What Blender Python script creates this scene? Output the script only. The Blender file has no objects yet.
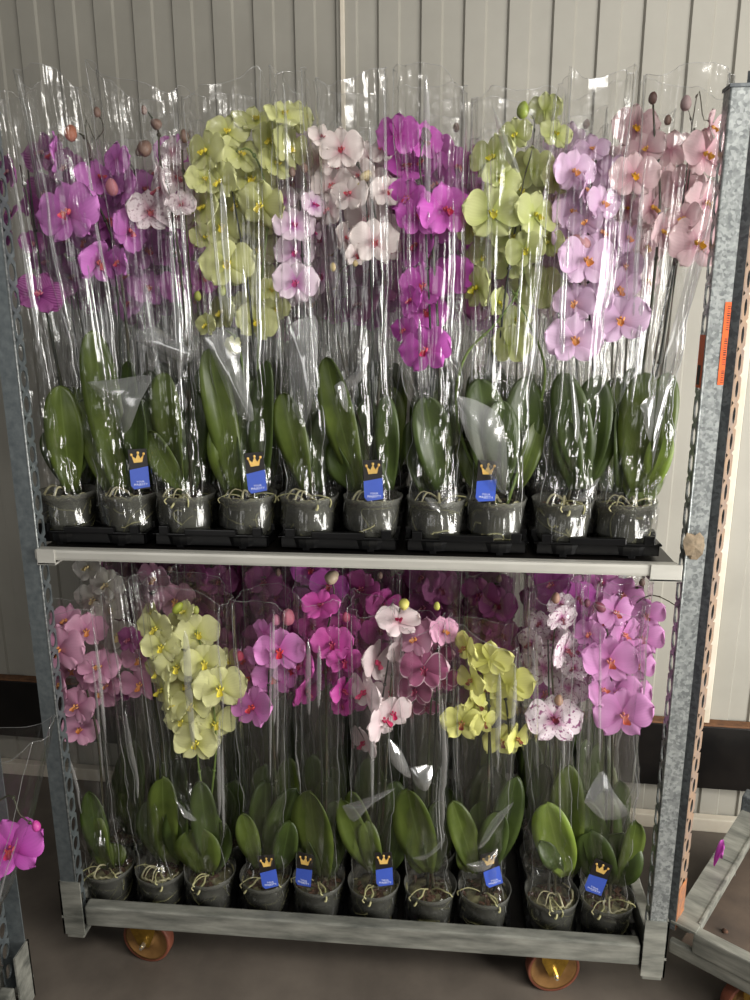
import bpy, bmesh, math, random
from mathutils import Vector, Matrix, noise, Euler
PI = math.pi
S = bpy.context.scene
C = S.collection
random.seed(11)

# ------------------------------------------------------------------ camera
CAM = (0.8589, -1.4024, 1.5363); YAW, PIT, ROL, F = -0.0934, 0.2370, -0.0037, 754.1
fw = Vector((math.sin(YAW)*math.cos(PIT), math.cos(YAW)*math.cos(PIT), -math.sin(PIT)))
r0 = Vector((math.cos(YAW), -math.sin(YAW), 0)); u0 = r0.cross(fw)
rr = math.cos(ROL)*r0 + math.sin(ROL)*u0; uu = -math.sin(ROL)*r0 + math.cos(ROL)*u0
cd = bpy.data.cameras.new('camera'); cam = bpy.data.objects.new('camera', cd); C.objects.link(cam)
cd.sensor_fit = 'VERTICAL'; cd.sensor_height = 36; cd.lens = F/1000*36; cd.clip_start = .05
cam.matrix_world = Matrix.Translation(CAM) @ Matrix((rr, uu, -fw)).transposed().to_4x4()
S.camera = cam

def at(px, py, Y):                      # the point on the upright plane y = Y seen at this pixel
    d = F*fw + (px-375)*rr - (py-500)*uu
    return Vector(CAM) + d*((Y-CAM[1])/d.y)
def atz(px, py, Z):
    d = F*fw + (px-375)*rr - (py-500)*uu
    return Vector(CAM) + d*((Z-CAM[2])/d.z)
def mpp(p):                             # metres per pixel at a point
    return (p-Vector(CAM)).dot(fw)/F

# ------------------------------------------------------------------ light
S.view_settings.view_transform = 'Standard'; S.view_settings.look = 'None'
S.view_settings.exposure = 0.0; S.view_settings.gamma = 1; S.view_settings.use_curve_mapping = False
cy = S.cycles
cy.transparent_max_bounces = 40; cy.max_bounces = 6; cy.diffuse_bounces = 3; cy.glossy_bounces = 2
cy.transmission_bounces = 4; cy.caustics_reflective = False; cy.caustics_refractive = False
cy.sample_clamp_indirect = 4
w = bpy.data.worlds.new('world'); S.world = w; w.use_nodes = True
w.node_tree.nodes['Background'].inputs[0].default_value = (.95, .97, 1, 1)
w.node_tree.nodes['Background'].inputs[1].default_value = .07
def area(name, loc, target, sx, sy, power, col=(1, .96, .9)):
    l = bpy.data.lights.new(name, 'AREA'); l.shape = 'RECTANGLE'; l.size = sx; l.size_y = sy
    l.energy = power; l.color = col
    o = bpy.data.objects.new(name, l); C.objects.link(o); o.location = loc
    o.rotation_euler = (Vector(target)-Vector(loc)).to_track_quat('-Z', 'Y').to_euler(); return o
area('daylight_area_right', (3.05, -1.0, 1.2), (1.2, .5, .9), 1.2, 1.7, 108, (1, .975, .93))  # unseen area light added for daylight from the right, no doorway known
area('ceiling_light_over_aisle', (1.7, -2.2, 3.2), (.8, .1, .9), 1.8, .45, 56, (1, .96, .9))
area('daylight_area_left', (-1.2, -5.4, 1.7), (.9, .2, 1.0), 1.6, 2.4, 34, (1, .98, .95))  # unseen area light added behind left, gives the film something bright to reflect

# ------------------------------------------------------------------ helpers
def lin(c): return tuple(((v/255)/12.92 if v/255 <= .04045 else ((v/255+.055)/1.055)**2.4) for v in c)
def rgba(c): return (*lin(c), 1)
def tag(o, label=None, cat=None, group=None, kind=None):
    for k, v in (('label', label), ('category', cat), ('group', group), ('kind', kind)):
        if v: o[k] = v
    return o
def empty(name, loc=(0, 0, 0), rz=0, parent=None):
    o = bpy.data.objects.new(name, None); C.objects.link(o); o.location = loc; o.rotation_euler = (0, 0, rz)
    o.empty_display_size = .05
    if parent: o.parent = parent
    return o
def link(name, me, parent=None, mat=None):
    o = bpy.data.objects.new(name, me); C.objects.link(o)
    if parent: o.parent = parent
    if mat and not me.materials: me.materials.append(mat)
    return o
def mesh(name, V, Fc, mat=None, smooth=True, uv=None):
    me = bpy.data.meshes.new(name); me.from_pydata([tuple(v) for v in V], [], Fc)
    if smooth: me.polygons.foreach_set('use_smooth', [True]*len(me.polygons))
    if uv:
        l = me.uv_layers.new(name='UVMap')
        for lp in me.loops: l.data[lp.index].uv = uv[lp.vertex_index]
    if mat: me.materials.append(mat)
    me.update(); return me
class MB:
    def __init__(s): s.V = []; s.F = []
    def add(s, V, Fc):
        b = len(s.V); s.V += [Vector(v) for v in V]; s.F += [tuple(i+b for i in f) for f in Fc]; return s
    def box(s, x0, x1, y0, y1, z0, z1, M=None, bev=0):
        if bev:
            bm = bmesh.new(); bmesh.ops.create_cube(bm, size=1)
            for v in bm.verts: v.co = Vector(((x0+x1)/2+v.co.x*(x1-x0), (y0+y1)/2+v.co.y*(y1-y0), (z0+z1)/2+v.co.z*(z1-z0)))
            bmesh.ops.bevel(bm, geom=bm.edges[:], offset=bev, segments=2, affect='EDGES', profile=.6)
            bm.verts.index_update()
            V = [v.co.copy() for v in bm.verts]; Fc = [tuple(v.index for v in f.verts) for f in bm.faces]; bm.free()
        else:
            V = [Vector(p) for p in ((x0, y0, z0), (x1, y0, z0), (x1, y1, z0), (x0, y1, z0), (x0, y0, z1), (x1, y0, z1), (x1, y1, z1), (x0, y1, z1))]
            Fc = [(0, 3, 2, 1), (4, 5, 6, 7), (0, 1, 5, 4), (1, 2, 6, 5), (2, 3, 7, 6), (3, 0, 4, 7)]
        if M: V = [M @ v for v in V]
        return s.add(V, Fc)
    def tube(s, pts, rad, n=6, cap=True):
        pts = [Vector(p) for p in pts]; V = []; Fc = []; k = len(pts)
        rads = rad if isinstance(rad, (list, tuple)) else [rad]*k
        prev = None
        for i, p in enumerate(pts):
            t = (pts[min(i+1, k-1)]-pts[max(i-1, 0)]).normalized()
            a = t.orthogonal().normalized() if prev is None else (prev-t*prev.dot(t)).normalized()
            prev = a; b = t.cross(a)
            for j in range(n):
                th = 2*PI*j/n; V.append(p+(a*math.cos(th)+b*math.sin(th))*rads[i])
        for i in range(k-1):
            for j in range(n):
                Fc.append((i*n+j, i*n+(j+1) % n, (i+1)*n+(j+1) % n, (i+1)*n+j))
        if cap: Fc += [tuple(reversed(range(n))), tuple(range((k-1)*n, k*n))]
        return s.add(V, Fc)
    def lathe(s, prof, n=32, c=(0, 0, 0), M=None):
        V = []; Fc = []
        for r, z in prof:
            for j in range(n):
                v = Vector((r*math.cos(2*PI*j/n), r*math.sin(2*PI*j/n), z))
                V.append((M @ v) if M else v+Vector(c))
        for i in range(len(prof)-1):
            for j in range(n): Fc.append((i*n+j, i*n+(j+1) % n, (i+1)*n+(j+1) % n, (i+1)*n+j))
        return s.add(V, Fc)
    def build(s, name, mat, parent=None, smooth=False):
        return link(name, mesh(name, s.V, s.F, mat, smooth), parent)
def catmull(P, n=6):
    P = [Vector(p) for p in P]; out = []
    for i in range(len(P)-1):
        a, b, c, d = P[max(i-1, 0)], P[i], P[i+1], P[min(i+2, len(P)-1)]
        for k in range(n):
            t = k/n
            out.append(.5*((2*b)+(c-a)*t+(2*a-5*b+4*c-d)*t*t+(3*b-a-3*c+d)*t**3))
    return out+[P[-1]]

# ------------------------------------------------------------------ materials
def nt(name):
    m = bpy.data.materials.new(name); m.use_nodes = True; t = m.node_tree; t.nodes.clear()
    return m, t, (lambda k, **kw: _node(t, k, **kw)), t.links.new
def _node(t, k, **kw):
    n = t.nodes.new(k)
    for a, b in kw.items(): setattr(n, a, b)
    return n
def ramp(N, pts, interp='LINEAR'):
    r = N('ShaderNodeValToRGB'); e = r.color_ramp.elements; r.color_ramp.interpolation = interp
    while len(e) < len(pts): e.new(.5)
    for i, (p, c) in enumerate(pts): e[i].position = p; e[i].color = c
    return r
def surface(name, c1, c2=None, scale=30, rough=.5, metal=0, bump=0, detail=4, spec=.5, stretch=None, vor=False, coat=0):
    m, t, N, L = nt(name)
    o = N('ShaderNodeOutputMaterial'); p = N('ShaderNodeBsdfPrincipled'); L(p.outputs[0], o.inputs[0])
    p.inputs['Roughness'].default_value = rough; p.inputs['Metallic'].default_value = metal
    p.inputs['Specular IOR Level'].default_value = spec; p.inputs['Coat Weight'].default_value = coat
    if c2 is None: p.inputs['Base Color'].default_value = rgba(c1); c2 = c1
    tc = N('ShaderNodeTexCoord'); mp = N('ShaderNodeMapping'); L(tc.outputs['Object'], mp.inputs[0])
    if stretch: mp.inputs['Scale'].default_value = stretch
    if vor:
        a = N('ShaderNodeTexVoronoi'); a.inputs['Scale'].default_value = scale; L(mp.outputs[0], a.inputs['Vector'])
        b = N('ShaderNodeTexNoise'); b.inputs['Scale'].default_value = scale*.3; b.inputs['Detail'].default_value = 5; L(mp.outputs[0], b.inputs['Vector'])
        sp = N('ShaderNodeSeparateColor'); L(a.outputs['Color'], sp.inputs[0])
        mx = N('ShaderNodeMath', operation='MULTIPLY_ADD'); L(sp.outputs[0], mx.inputs[0]); mx.inputs[1].default_value = .38
        m2 = N('ShaderNodeMath', operation='MULTIPLY'); L(b.outputs[0], m2.inputs[0]); m2.inputs[1].default_value = .62; L(m2.outputs[0], mx.inputs[2])
        f = mx.outputs[0]
    else:
        a = N('ShaderNodeTexNoise'); a.inputs['Scale'].default_value = scale; a.inputs['Detail'].default_value = detail
        a.inputs['Roughness'].default_value = .6; L(mp.outputs[0], a.inputs['Vector']); f = a.outputs[0]
    r = ramp(N, [(.32, rgba(c1)), (.68, rgba(c2))]); L(f, r.inputs[0]); L(r.outputs[0], p.inputs['Base Color'])
    if bump:
        bn = N('ShaderNodeBump'); bn.inputs['Strength'].default_value = bump; bn.inputs['Distance'].default_value = .004
        L(f, bn.inputs['Height']); L(bn.outputs[0], p.inputs['Normal'])
    return m
GALV = surface('galvanised_steel', (116, 120, 120), (164, 168, 166), 190, .42, .55, .06, vor=True)
GALV_PLAIN = surface('dull_galvanised_steel', (92, 99, 102), (120, 127, 128), 60, .4, .5, .03, detail=8)
GALV_DARK = surface('weathered_galvanised_steel', (80, 84, 87), (108, 113, 115), 150, .5, .5, .1, vor=True)
GALV_WORN = surface('scuffed_galvanised_steel', (96, 98, 92), (168, 168, 158), 26, .45, .35, .1, stretch=(.25, 1, 1.4), detail=8)
ALU = surface('pale_zinc_rail', (176, 174, 166), (205, 203, 194), 14, .38, .25, .05, stretch=(.2, 1, 1))
RUSTPALE = surface('pale_rusty_steel', (128, 112, 102), (148, 122, 98), 40, .6, .2, .2)
RUST = surface('rusty_edge', (176, 112, 66), (120, 92, 76), 55, .75, .1, .3)
BLACKP = surface('black_plastic', (9, 9, 10), (14, 14, 15), 20, .28, 0, 0)
PLYB = surface('black_film_plywood', (12, 11, 11), (26, 23, 21), 9, .3, 0, .062)
PLYE = surface('plywood_edge', (120, 82, 52), (88, 60, 40), 40, .8, stretch=(1, 1, 6))
BASEB = surface('brown_base_board', (92, 78, 66), (66, 56, 49), 9, .62, 0, .1, detail=10)
TYRE = surface('red_brown_tyre', (112, 62, 46), (134, 78, 58), 30, .55)
WHEELD = surface('tan_wheel_disc', (150, 112, 66), (122, 88, 50), 25, .4, .3)
BRASS = surface('yellow_zinc_steel', (190, 150, 60), (140, 108, 44), 40, .3, .8)
BOLT = surface('bolt_steel', (225, 220, 205), None, 30, .2, .9)
WALLM = surface('wall_cladding_paint', (147, 144, 134), (156, 153, 143), 5, .5, 0, .01, detail=6)
WALLT = surface('cream_trim_paint', (196, 186, 166), (214, 206, 190), 8, .55)
FLOORM = surface('dusty_concrete', (80, 73, 66), (116, 107, 97), 3.2, .55, 0, .08, detail=12)
ORANGE = surface('orange_label_paper', (224, 96, 26), (206, 84, 24), 20, .55)
INK = surface('black_ink', (20, 18, 18), None, 20, .6)
BARK = surface('potting_bark', (38, 26, 20), (96, 66, 48), 90, .85, 0, .6)
ROOTB = surface('root_ball', (50, 46, 32), (136, 132, 96), 48, .8, 0, .6)
ROOT = surface('aerial_root', (176, 172, 140), (140, 132, 98), 60, .6)
ROOTP = surface('pale_root', (140, 142, 96), (178, 170, 128), 60, .6)
STAKE = surface('dark_stake', (26, 30, 24), (40, 44, 34), 50, .5)
STEMD = surface('dark_green_stem', (40, 56, 30), (66, 52, 40), 30, .45)
STEMG = surface('green_stem', (86, 110, 46), (112, 130, 66), 30, .45)
CLIP = surface('black_clip', (16, 16, 18), None, 20, .3)
TAGK = surface('tag_black', (26, 24, 24), (34, 30, 29), 20, .4)
TAGB = surface('tag_blue', (58, 84, 176), (70, 98, 196), 10, .35)
TAGW = surface('tag_white', (226, 230, 240), None, 10, .5)
TAGG = surface('crown_gold', (226, 174, 84), (240, 205, 120), 60, .45, .2)
DRYL = surface('dry_leaf', (104, 92, 74), (146, 128, 104), 60, .8, 0, .4)
TAPE = surface('old_tape', (158, 152, 140), (180, 174, 162), 30, .35)

def leafmat(name, c1, c2, mid):
    m, t, N, L = nt(name); o = N('ShaderNodeOutputMaterial'); p = N('ShaderNodeBsdfPrincipled')
    tr = N('ShaderNodeBsdfTranslucent'); mx = N('ShaderNodeMixShader'); mx.inputs[0].default_value = .18
    L(p.outputs[0], mx.inputs[1]); L(tr.outputs[0], mx.inputs[2]); L(mx.outputs[0], o.inputs[0])
    uv = N('ShaderNodeUVMap'); sx = N('ShaderNodeSeparateXYZ'); L(uv.outputs[0], sx.inputs[0])
    tc = N('ShaderNodeTexCoord'); nz = N('ShaderNodeTexNoise'); nz.inputs['Scale'].default_value = 22; nz.inputs['Detail'].default_value = 5; L(tc.outputs['Object'], nz.inputs['Vector'])
    r = ramp(N, [(.35, rgba(c1)), (.7, rgba(c2))]); L(nz.outputs[0], r.inputs[0])
    a = N('ShaderNodeMath', operation='SUBTRACT'); L(sx.outputs[1], a.inputs[0]); a.inputs[1].default_value = .5
    b = N('ShaderNodeMath', operation='ABSOLUTE'); L(a.outputs[0], b.inputs[0])
    r2 = ramp(N, [(0, (.7, .7, .7, 1)), (.035, (0, 0, 0, 1))]); L(b.outputs[0], r2.inputs[0])
    m3 = N('ShaderNodeMix', data_type='RGBA'); L(r2.outputs[0], m3.inputs[0]); L(r.outputs[0], m3.inputs[6]); m3.inputs[7].default_value = rgba(mid)
    L(m3.outputs[2], p.inputs['Base Color']); L(m3.outputs[2], tr.inputs[0]); p.inputs['Roughness'].default_value = .38
    return m
LEAF = [leafmat('orchid_leaf_mid', (66, 80, 29), (86, 100, 40), (98, 113, 57)),
        leafmat('orchid_leaf_deep', (50, 64, 26), (66, 82, 34), (80, 98, 48)),
        leafmat('orchid_leaf_light', (112, 134, 52), (130, 150, 62), (146, 164, 84))]

def petalmat(name, base, centre, edge, vein=0, veinc=None, spots=0, spotc=None, rim=None):
    """uv.x runs from the flower's centre (0) to the petal's tip (1), uv.y across it"""
    m, t, N, L = nt(name); o = N('ShaderNodeOutputMaterial'); p = N('ShaderNodeBsdfPrincipled')
    tr = N('ShaderNodeBsdfTranslucent'); mx = N('ShaderNodeMixShader'); mx.inputs[0].default_value = .3
    L(p.outputs[0], mx.inputs[1]); L(tr.outputs[0], mx.inputs[2]); L(mx.outputs[0], o.inputs[0])
    uv = N('ShaderNodeUVMap'); sx = N('ShaderNodeSeparateXYZ'); L(uv.outputs[0], sx.inputs[0])
    r = ramp(N, [(0, rgba(centre)), (.38, rgba(base)), (1, rgba(edge))]); L(sx.outputs[0], r.inputs[0]); col = r.outputs[0]
    def blend(fac, c):
        nonlocal col
        q = N('ShaderNodeMix', data_type='RGBA'); L(fac, q.inputs[0]); L(col, q.inputs[6]); q.inputs[7].default_value = rgba(c); col = q.outputs[2]
    wv = N('ShaderNodeTexWave', wave_type='BANDS', bands_direction='Y'); wv.inputs['Scale'].default_value = 3.6; wv.inputs['Distortion'].default_value = 1.2
    L(uv.outputs[0], wv.inputs['Vector'])
    g = N('ShaderNodeMath', operation='MULTIPLY'); L(wv.outputs['Fac'], g.inputs[0]); g.inputs[1].default_value = vein if vein else .12
    blend(g.outputs[0], veinc or tuple(int(v*.82) for v in base))
    if spots:
        nz = N('ShaderNodeTexNoise'); nz.inputs['Scale'].default_value = 7; nz.inputs['Detail'].default_value = 3; L(uv.outputs[0], nz.inputs['Vector'])
        rs = ramp(N, [(.56, (0, 0, 0, 1)), (.62, (spots, spots, spots, 1))]); L(nz.outputs[0], rs.inputs[0]); blend(rs.outputs[0], spotc)
    if rim:
        a = N('ShaderNodeMath', operation='SUBTRACT'); L(sx.outputs[1], a.inputs[0]); a.inputs[1].default_value = .5
        b = N('ShaderNodeMath', operation='ABSOLUTE'); L(a.outputs[0], b.inputs[0])
        c = N('ShaderNodeMath', operation='MULTIPLY'); L(b.outputs[0], c.inputs[0]); c.inputs[1].default_value = 2
        d = N('ShaderNodeMath', operation='MAXIMUM'); L(c.outputs[0], d.inputs[0]); L(sx.outputs[0], d.inputs[1])
        rs = ramp(N, [(.88, (0, 0, 0, 1)), (.95, (1, 1, 1, 1))]); L(d.outputs[0], rs.inputs[0]); blend(rs.outputs[0], rim)
    L(col, p.inputs['Base Color']); L(col, tr.inputs[0]); p.inputs['Roughness'].default_value = .55
    p.inputs['Specular IOR Level'].default_value = .25
    return m
VAR = {  # petals: base, centre, edge ; lip base, lip tip
 'striped_purple': (dict(base=(176, 84, 160), centre=(120, 40, 110), edge=(190, 110, 176), vein=.8, veinc=(120, 30, 110)), (150, 40, 100), (230, 200, 150)),
 'pink_purple': (dict(base=(205, 110, 200), centre=(180, 80, 160), edge=(216, 132, 212)), (176, 44, 90), (220, 150, 60)),
 'speckled_white': (dict(base=(232, 214, 220), centre=(196, 120, 150), edge=(238, 226, 228), spots=.6, spotc=(130, 50, 90)), (140, 50, 80), (190, 130, 90)),
 'yellow_green': (dict(base=(212, 216, 138), centre=(196, 200, 84), edge=(222, 224, 160)), (214, 196, 56), (226, 206, 70)),
 'lime_green': (dict(base=(198, 206, 128), centre=(184, 196, 84), edge=(208, 212, 150)), (206, 196, 40), (150, 140, 30)),
 'white_purple': (dict(base=(228, 196, 222), centre=(196, 70, 180), edge=(238, 222, 232)), (170, 40, 120), (190, 60, 90)),
 'white_red_lip': (dict(base=(236, 220, 218), centre=(214, 160, 172), edge=(240, 228, 224)), (168, 40, 76), (196, 110, 70)),
 'magenta': (dict(base=(206, 76, 192), centre=(190, 44, 160), edge=(218, 104, 206)), (170, 24, 90), (220, 110, 40)),
 'lilac': (dict(base=(222, 182, 220), centre=(206, 160, 200), edge=(228, 196, 226)), (222, 140, 60), (236, 196, 150)),
 'peach_pink': (dict(base=(224, 182, 192), centre=(200, 130, 150), edge=(232, 204, 206)), (222, 168, 40), (204, 148, 44)),
 'rose_pink': (dict(base=(218, 150, 186), centre=(196, 110, 160), edge=(226, 168, 196)), (212, 130, 60), (226, 180, 120)),
 'soft_yellow': (dict(base=(224, 224, 150), centre=(204, 206, 90), edge=(228, 228, 168)), (214, 200, 60), (228, 214, 100)),
 'bright_pink': (dict(base=(222, 124, 204), centre=(206, 84, 176), edge=(230, 150, 214)), (186, 34, 60), (206, 90, 40)),
 'deep_pink': (dict(base=(196, 62, 156), centre=(150, 30, 110), edge=(210, 90, 176)), (130, 20, 70), (190, 80, 90)),
 'white_pink_lip': (dict(base=(232, 210, 214), centre=(220, 180, 190), edge=(238, 222, 222)), (186, 30, 90), (170, 24, 70)),
 'burgundy': (dict(base=(160, 78, 118), centre=(136, 50, 96), edge=(172, 92, 130), rim=(232, 196, 210)), (120, 24, 70), (180, 40, 80)),
 'lemon_yellow': (dict(base=(226, 226, 122), centre=(206, 206, 80), edge=(232, 230, 140)), (120, 40, 50), (210, 200, 60)),
 'spotted_white': (dict(base=(240, 224, 232), centre=(190, 60, 150), edge=(240, 226, 232), spots=.9, spotc=(140, 30, 110)), (96, 14, 60), (170, 90, 60)),
 'orchid_pink': (dict(base=(214, 136, 200), centre=(196, 104, 176), edge=(222, 156, 210)), (204, 96, 70), (236, 196, 190)),
 'plum': (dict(base=(142, 58, 118), centre=(110, 30, 84), edge=(156, 76, 132)), (100, 20, 60), (150, 60, 60)),
 'pure_white': (dict(base=(232, 228, 218), centre=(216, 214, 196), edge=(236, 232, 224)), (220, 200, 140), (230, 210, 160)),
}
def film_material():
    m, t, N, L = nt('clear_plastic_film'); o = N('ShaderNodeOutputMaterial')
    tp = N('ShaderNodeBsdfTransparent'); tp.inputs[0].default_value = (.985, .985, .98, 1)
    df = N('ShaderNodeBsdfTranslucent'); df.inputs[0].default_value = (.85, .85, .86, 1)
    gl = N('ShaderNodeBsdfGlossy'); gl.inputs['Roughness'].default_value = .17; gl.inputs['Color'].default_value = (1, 1, 1, 1)
    lw = N('ShaderNodeLayerWeight'); lw.inputs[0].default_value = .5
    tc = N('ShaderNodeTexCoord'); mp = N('ShaderNodeMapping'); mp.inputs['Scale'].default_value = (1, 1, .07); L(tc.outputs['Object'], mp.inputs[0])
    nz = N('ShaderNodeTexNoise'); nz.inputs['Scale'].default_value = 60; nz.inputs['Detail'].default_value = 2; L(mp.outputs[0], nz.inputs['Vector'])
    n2 = N('ShaderNodeTexNoise'); n2.inputs['Scale'].default_value = 26; n2.inputs['Detail'].default_value = 2; L(tc.outputs['Object'], n2.inputs['Vector'])
    ad = N('ShaderNodeMath', operation='MULTIPLY_ADD'); L(n2.outputs[0], ad.inputs[0]); ad.inputs[1].default_value = .5; L(nz.outputs[0], ad.inputs[2])
    bp = N('ShaderNodeBump'); bp.inputs['Strength'].default_value = .8; bp.inputs['Distance'].default_value = .0058; L(ad.outputs[0], bp.inputs['Height'])
    L(bp.outputs[0], gl.inputs['Normal']); L(bp.outputs[0], lw.inputs['Normal'])
    pw = N('ShaderNodeMath', operation='POWER'); L(lw.outputs['Facing'], pw.inputs[0]); pw.inputs[1].default_value = 3.2
    ma = N('ShaderNodeMath', operation='MULTIPLY_ADD'); L(pw.outputs[0], ma.inputs[0]); ma.inputs[1].default_value = .6; ma.inputs[2].default_value = .065
    m1 = N('ShaderNodeMixShader'); m1.inputs[0].default_value = .02; L(tp.outputs[0], m1.inputs[1]); L(df.outputs[0], m1.inputs[2])
    m2 = N('ShaderNodeMixShader'); L(ma.outputs[0], m2.inputs[0]); L(m1.outputs[0], m2.inputs[1]); L(gl.outputs[0], m2.inputs[2])
    L(m2.outputs[0], o.inputs[0]); return m
FILM = film_material()
def milky(name, clear, gloss, rough):
    m, t, N, L = nt(name); o = N('ShaderNodeOutputMaterial'); tp = N('ShaderNodeBsdfTransparent')
    p = N('ShaderNodeBsdfDiffuse'); p.inputs[0].default_value = (.8, .81, .8, 1); tr = N('ShaderNodeBsdfTranslucent'); tr.inputs[0].default_value = (.8, .81, .8, 1)
    g = N('ShaderNodeBsdfGlossy'); g.inputs['Roughness'].default_value = rough
    m0 = N('ShaderNodeMixShader'); m0.inputs[0].default_value = .5; L(p.outputs[0], m0.inputs[1]); L(tr.outputs[0], m0.inputs[2])
    m1 = N('ShaderNodeMixShader'); m1.inputs[0].default_value = clear; L(m0.outputs[0], m1.inputs[1]); L(tp.outputs[0], m1.inputs[2])
    m2 = N('ShaderNodeMixShader'); m2.inputs[0].default_value = gloss; L(m1.outputs[0], m2.inputs[1]); L(g.outputs[0], m2.inputs[2])
    L(m2.outputs[0], o.inputs[0]); return m
SEAM = milky('whitened_film_seam', .45, .3, .2); FOLD_GLINT = milky('milky_fold_glint', .72, .24, .18)  # milky whites that paint in highlights on film edges, folds and pleats
def pot_material():
    m, t, N, L = nt('smoky_clear_plastic'); o = N('ShaderNodeOutputMaterial')
    tp = N('ShaderNodeBsdfTransparent'); tp.inputs[0].default_value = (.8, .81, .78, 1)
    gl = N('ShaderNodeBsdfPrincipled'); gl.inputs['Base Color'].default_value = rgba((128, 128, 122)); gl.inputs['Roughness'].default_value = .18
    lw = N('ShaderNodeLayerWeight'); lw.inputs[0].default_value = .4
    ma = N('ShaderNodeMath', operation='MULTIPLY_ADD'); L(lw.outputs['Facing'], ma.inputs[0]); ma.inputs[1].default_value = .55; ma.inputs[2].default_value = .20
    m2 = N('ShaderNodeMixShader'); L(ma.outputs[0], m2.inputs[0]); L(tp.outputs[0], m2.inputs[1]); L(gl.outputs[0], m2.inputs[2])
    L(m2.outputs[0], o.inputs[0]); return m
POTM = pot_material()

# ------------------------------------------------------------------ setting
def wy(X): return .728 + (1.66-X)*.0438            # the wall runs a little askew behind the trolleys
def wallpt(px, py, off=0):
    p = at(px, py, .8)
    for _ in range(6): p = at(px, py, wy(p.x)-off)
    return p
fl = MB(); fl.box(-4, 6, -7, 1.2, -.05, 0); tag(fl.build('floor', FLOORM), kind='structure')
def wallbuild():
    x = -2.2; p0 = []; hi = True; pitch = .0552; d = .007
    while x < 4.2:
        p0 += [(x, -d if hi else 0), (x+pitch-.005, -d if hi else 0)]; hi = not hi; x += pitch
    V = []; Fc = []
    for (X, o) in p0: V += [(X, wy(X)+o, .0), (X, wy(X)+o, 3.4)]
    n = len(p0)
    for i in range(n-1): Fc.append((2*i, 2*i+2, 2*i+3, 2*i+1))
    b = len(V)
    V += [(p0[0][0], wy(p0[0][0])+.08, 0), (p0[0][0], wy(p0[0][0])+.08, 3.4), (p0[-1][0], wy(p0[-1][0])+.08, 0), (p0[-1][0], wy(p0[-1][0])+.08, 3.4)]
    Fc += [(b, 0, 1, b+1), (2*n-2, b+2, b+3, 2*n-1), (b+2, b, b+1, b+3), tuple([2*i+1 for i in range(n)]+[b+3, b+1])]
    return link('wall_back', mesh('wall_back', V, Fc, WALLM, False))
tag(wallbuild(), kind='structure')
WR = Matrix.Translation((1.66, wy(1.66), 0)) @ Matrix.Rotation(-math.atan(.0438), 4, 'Z')   # wall frame: x along, -y out
kb = MB(); kb.box(-3.8, 2.4, -.036, -.0075, 0, .045, WR, .004); tag(kb.build('baseboard_back', WALLT), kind='structure')
s = wallpt(343.5, 60); t_ = MB(); xs = (WR.inverted() @ s).x
t_.box(xs-.006, xs+.006, -.014, -.0072, .045, 3.38, WR, .002); tag(t_.build('trim_1', WALLT), kind='structure')
s = wallpt(703, 650); xs = (WR.inverted() @ s).x
t_ = MB(); t_.box(xs-.004, xs+.03, -.032, -.0072, .3, 3.38, WR, .003); tag(t_.build('trim_2', WALLT), kind='structure')
# black guard board on the wall
tp_, bt_ = wallpt(710, 726, .04), wallpt(710, 788, .04)
gb = empty('guard_board', (1.66, wy(1.66), bt_.z)); gb.rotation_euler = (0, 0, -math.atan(.0438))
h = tp_.z-bt_.z
b = MB(); b.box(-2.6, 1.2, -.045, -.0085, 0, h, None, .003); b.build('board_face', PLYB, gb)
b = MB(); b.box(-2.6, 1.2, -.043, -.010, h, h+.006, None, .001); b.build('top_edge', PLYE, gb)
b = MB()
for k in range(8): b.tube([(-2.3+k*.45, -.049, h/2), (-2.3+k*.45, -.044, h/2)], .006, 8)
b.build('bolt', BOLT, gb)['kind'] = 'stuff'
tag(gb, 'long black bumper board fixed low along the pale ribbed wall', 'bumper board')

# ------------------------------------------------------------------ the trolleys
def post_profile(L, face=.037, flange=.032, side=1, t=.003, pitch=.05, z0=.02, slot=(.011, .017)):
    """L-shaped upright: plain front face (towards -y) and a flange with oval holes, on the side given"""
    m = MB(); m.box(0, face, 0, t, 0, L)
    m.box(0 if side < 0 else face-t, t if side < 0 else face, t, flange+.002, 0, .03)
    xa = 0 if side < 0 else face-t; xb = xa+t
    n = int((L-.04)/pitch); N = 14; V = []; Fc = []
    for xx in (xa, xb):
        for k in range(n):
            zc = .03+pitch*(k+.5); yc = (t+flange)/2+.001; b = len(V)
            for j in range(N):
                th = 2*PI*(j+.5)/N; c, s_ = math.cos(th), math.sin(th)
                q = max(abs(c), abs(s_))
                V.append((xx, yc+c/q*(flange-t)/2, zc+s_/q*pitch/2)); V.append((xx, yc+slot[0]*c, zc+slot[1]*s_))
            for j in range(N):
                a, d = b+2*j, b+2*((j+1) % N); f = (a, d, d+1, a+1)
                Fc.append(f if xx == xb else f[::-1])
    half = len(V)//2
    for k in range(n):
        for j in range(N):
            a = k*2*N+2*j+1; d = k*2*N+2*((j+1) % N)+1
            Fc.append((a, d, d+half, a+half))
            a -= 1; d -= 1
            if abs(V[a][1]-V[d][1]) < 1e-6 and V[a][1] > flange*.8: Fc.append((a, a+half, d+half, d))
    m.add(V, Fc)
    m.box(xa, xb, t, flange, .03+n*pitch, L)
    return m
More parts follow.
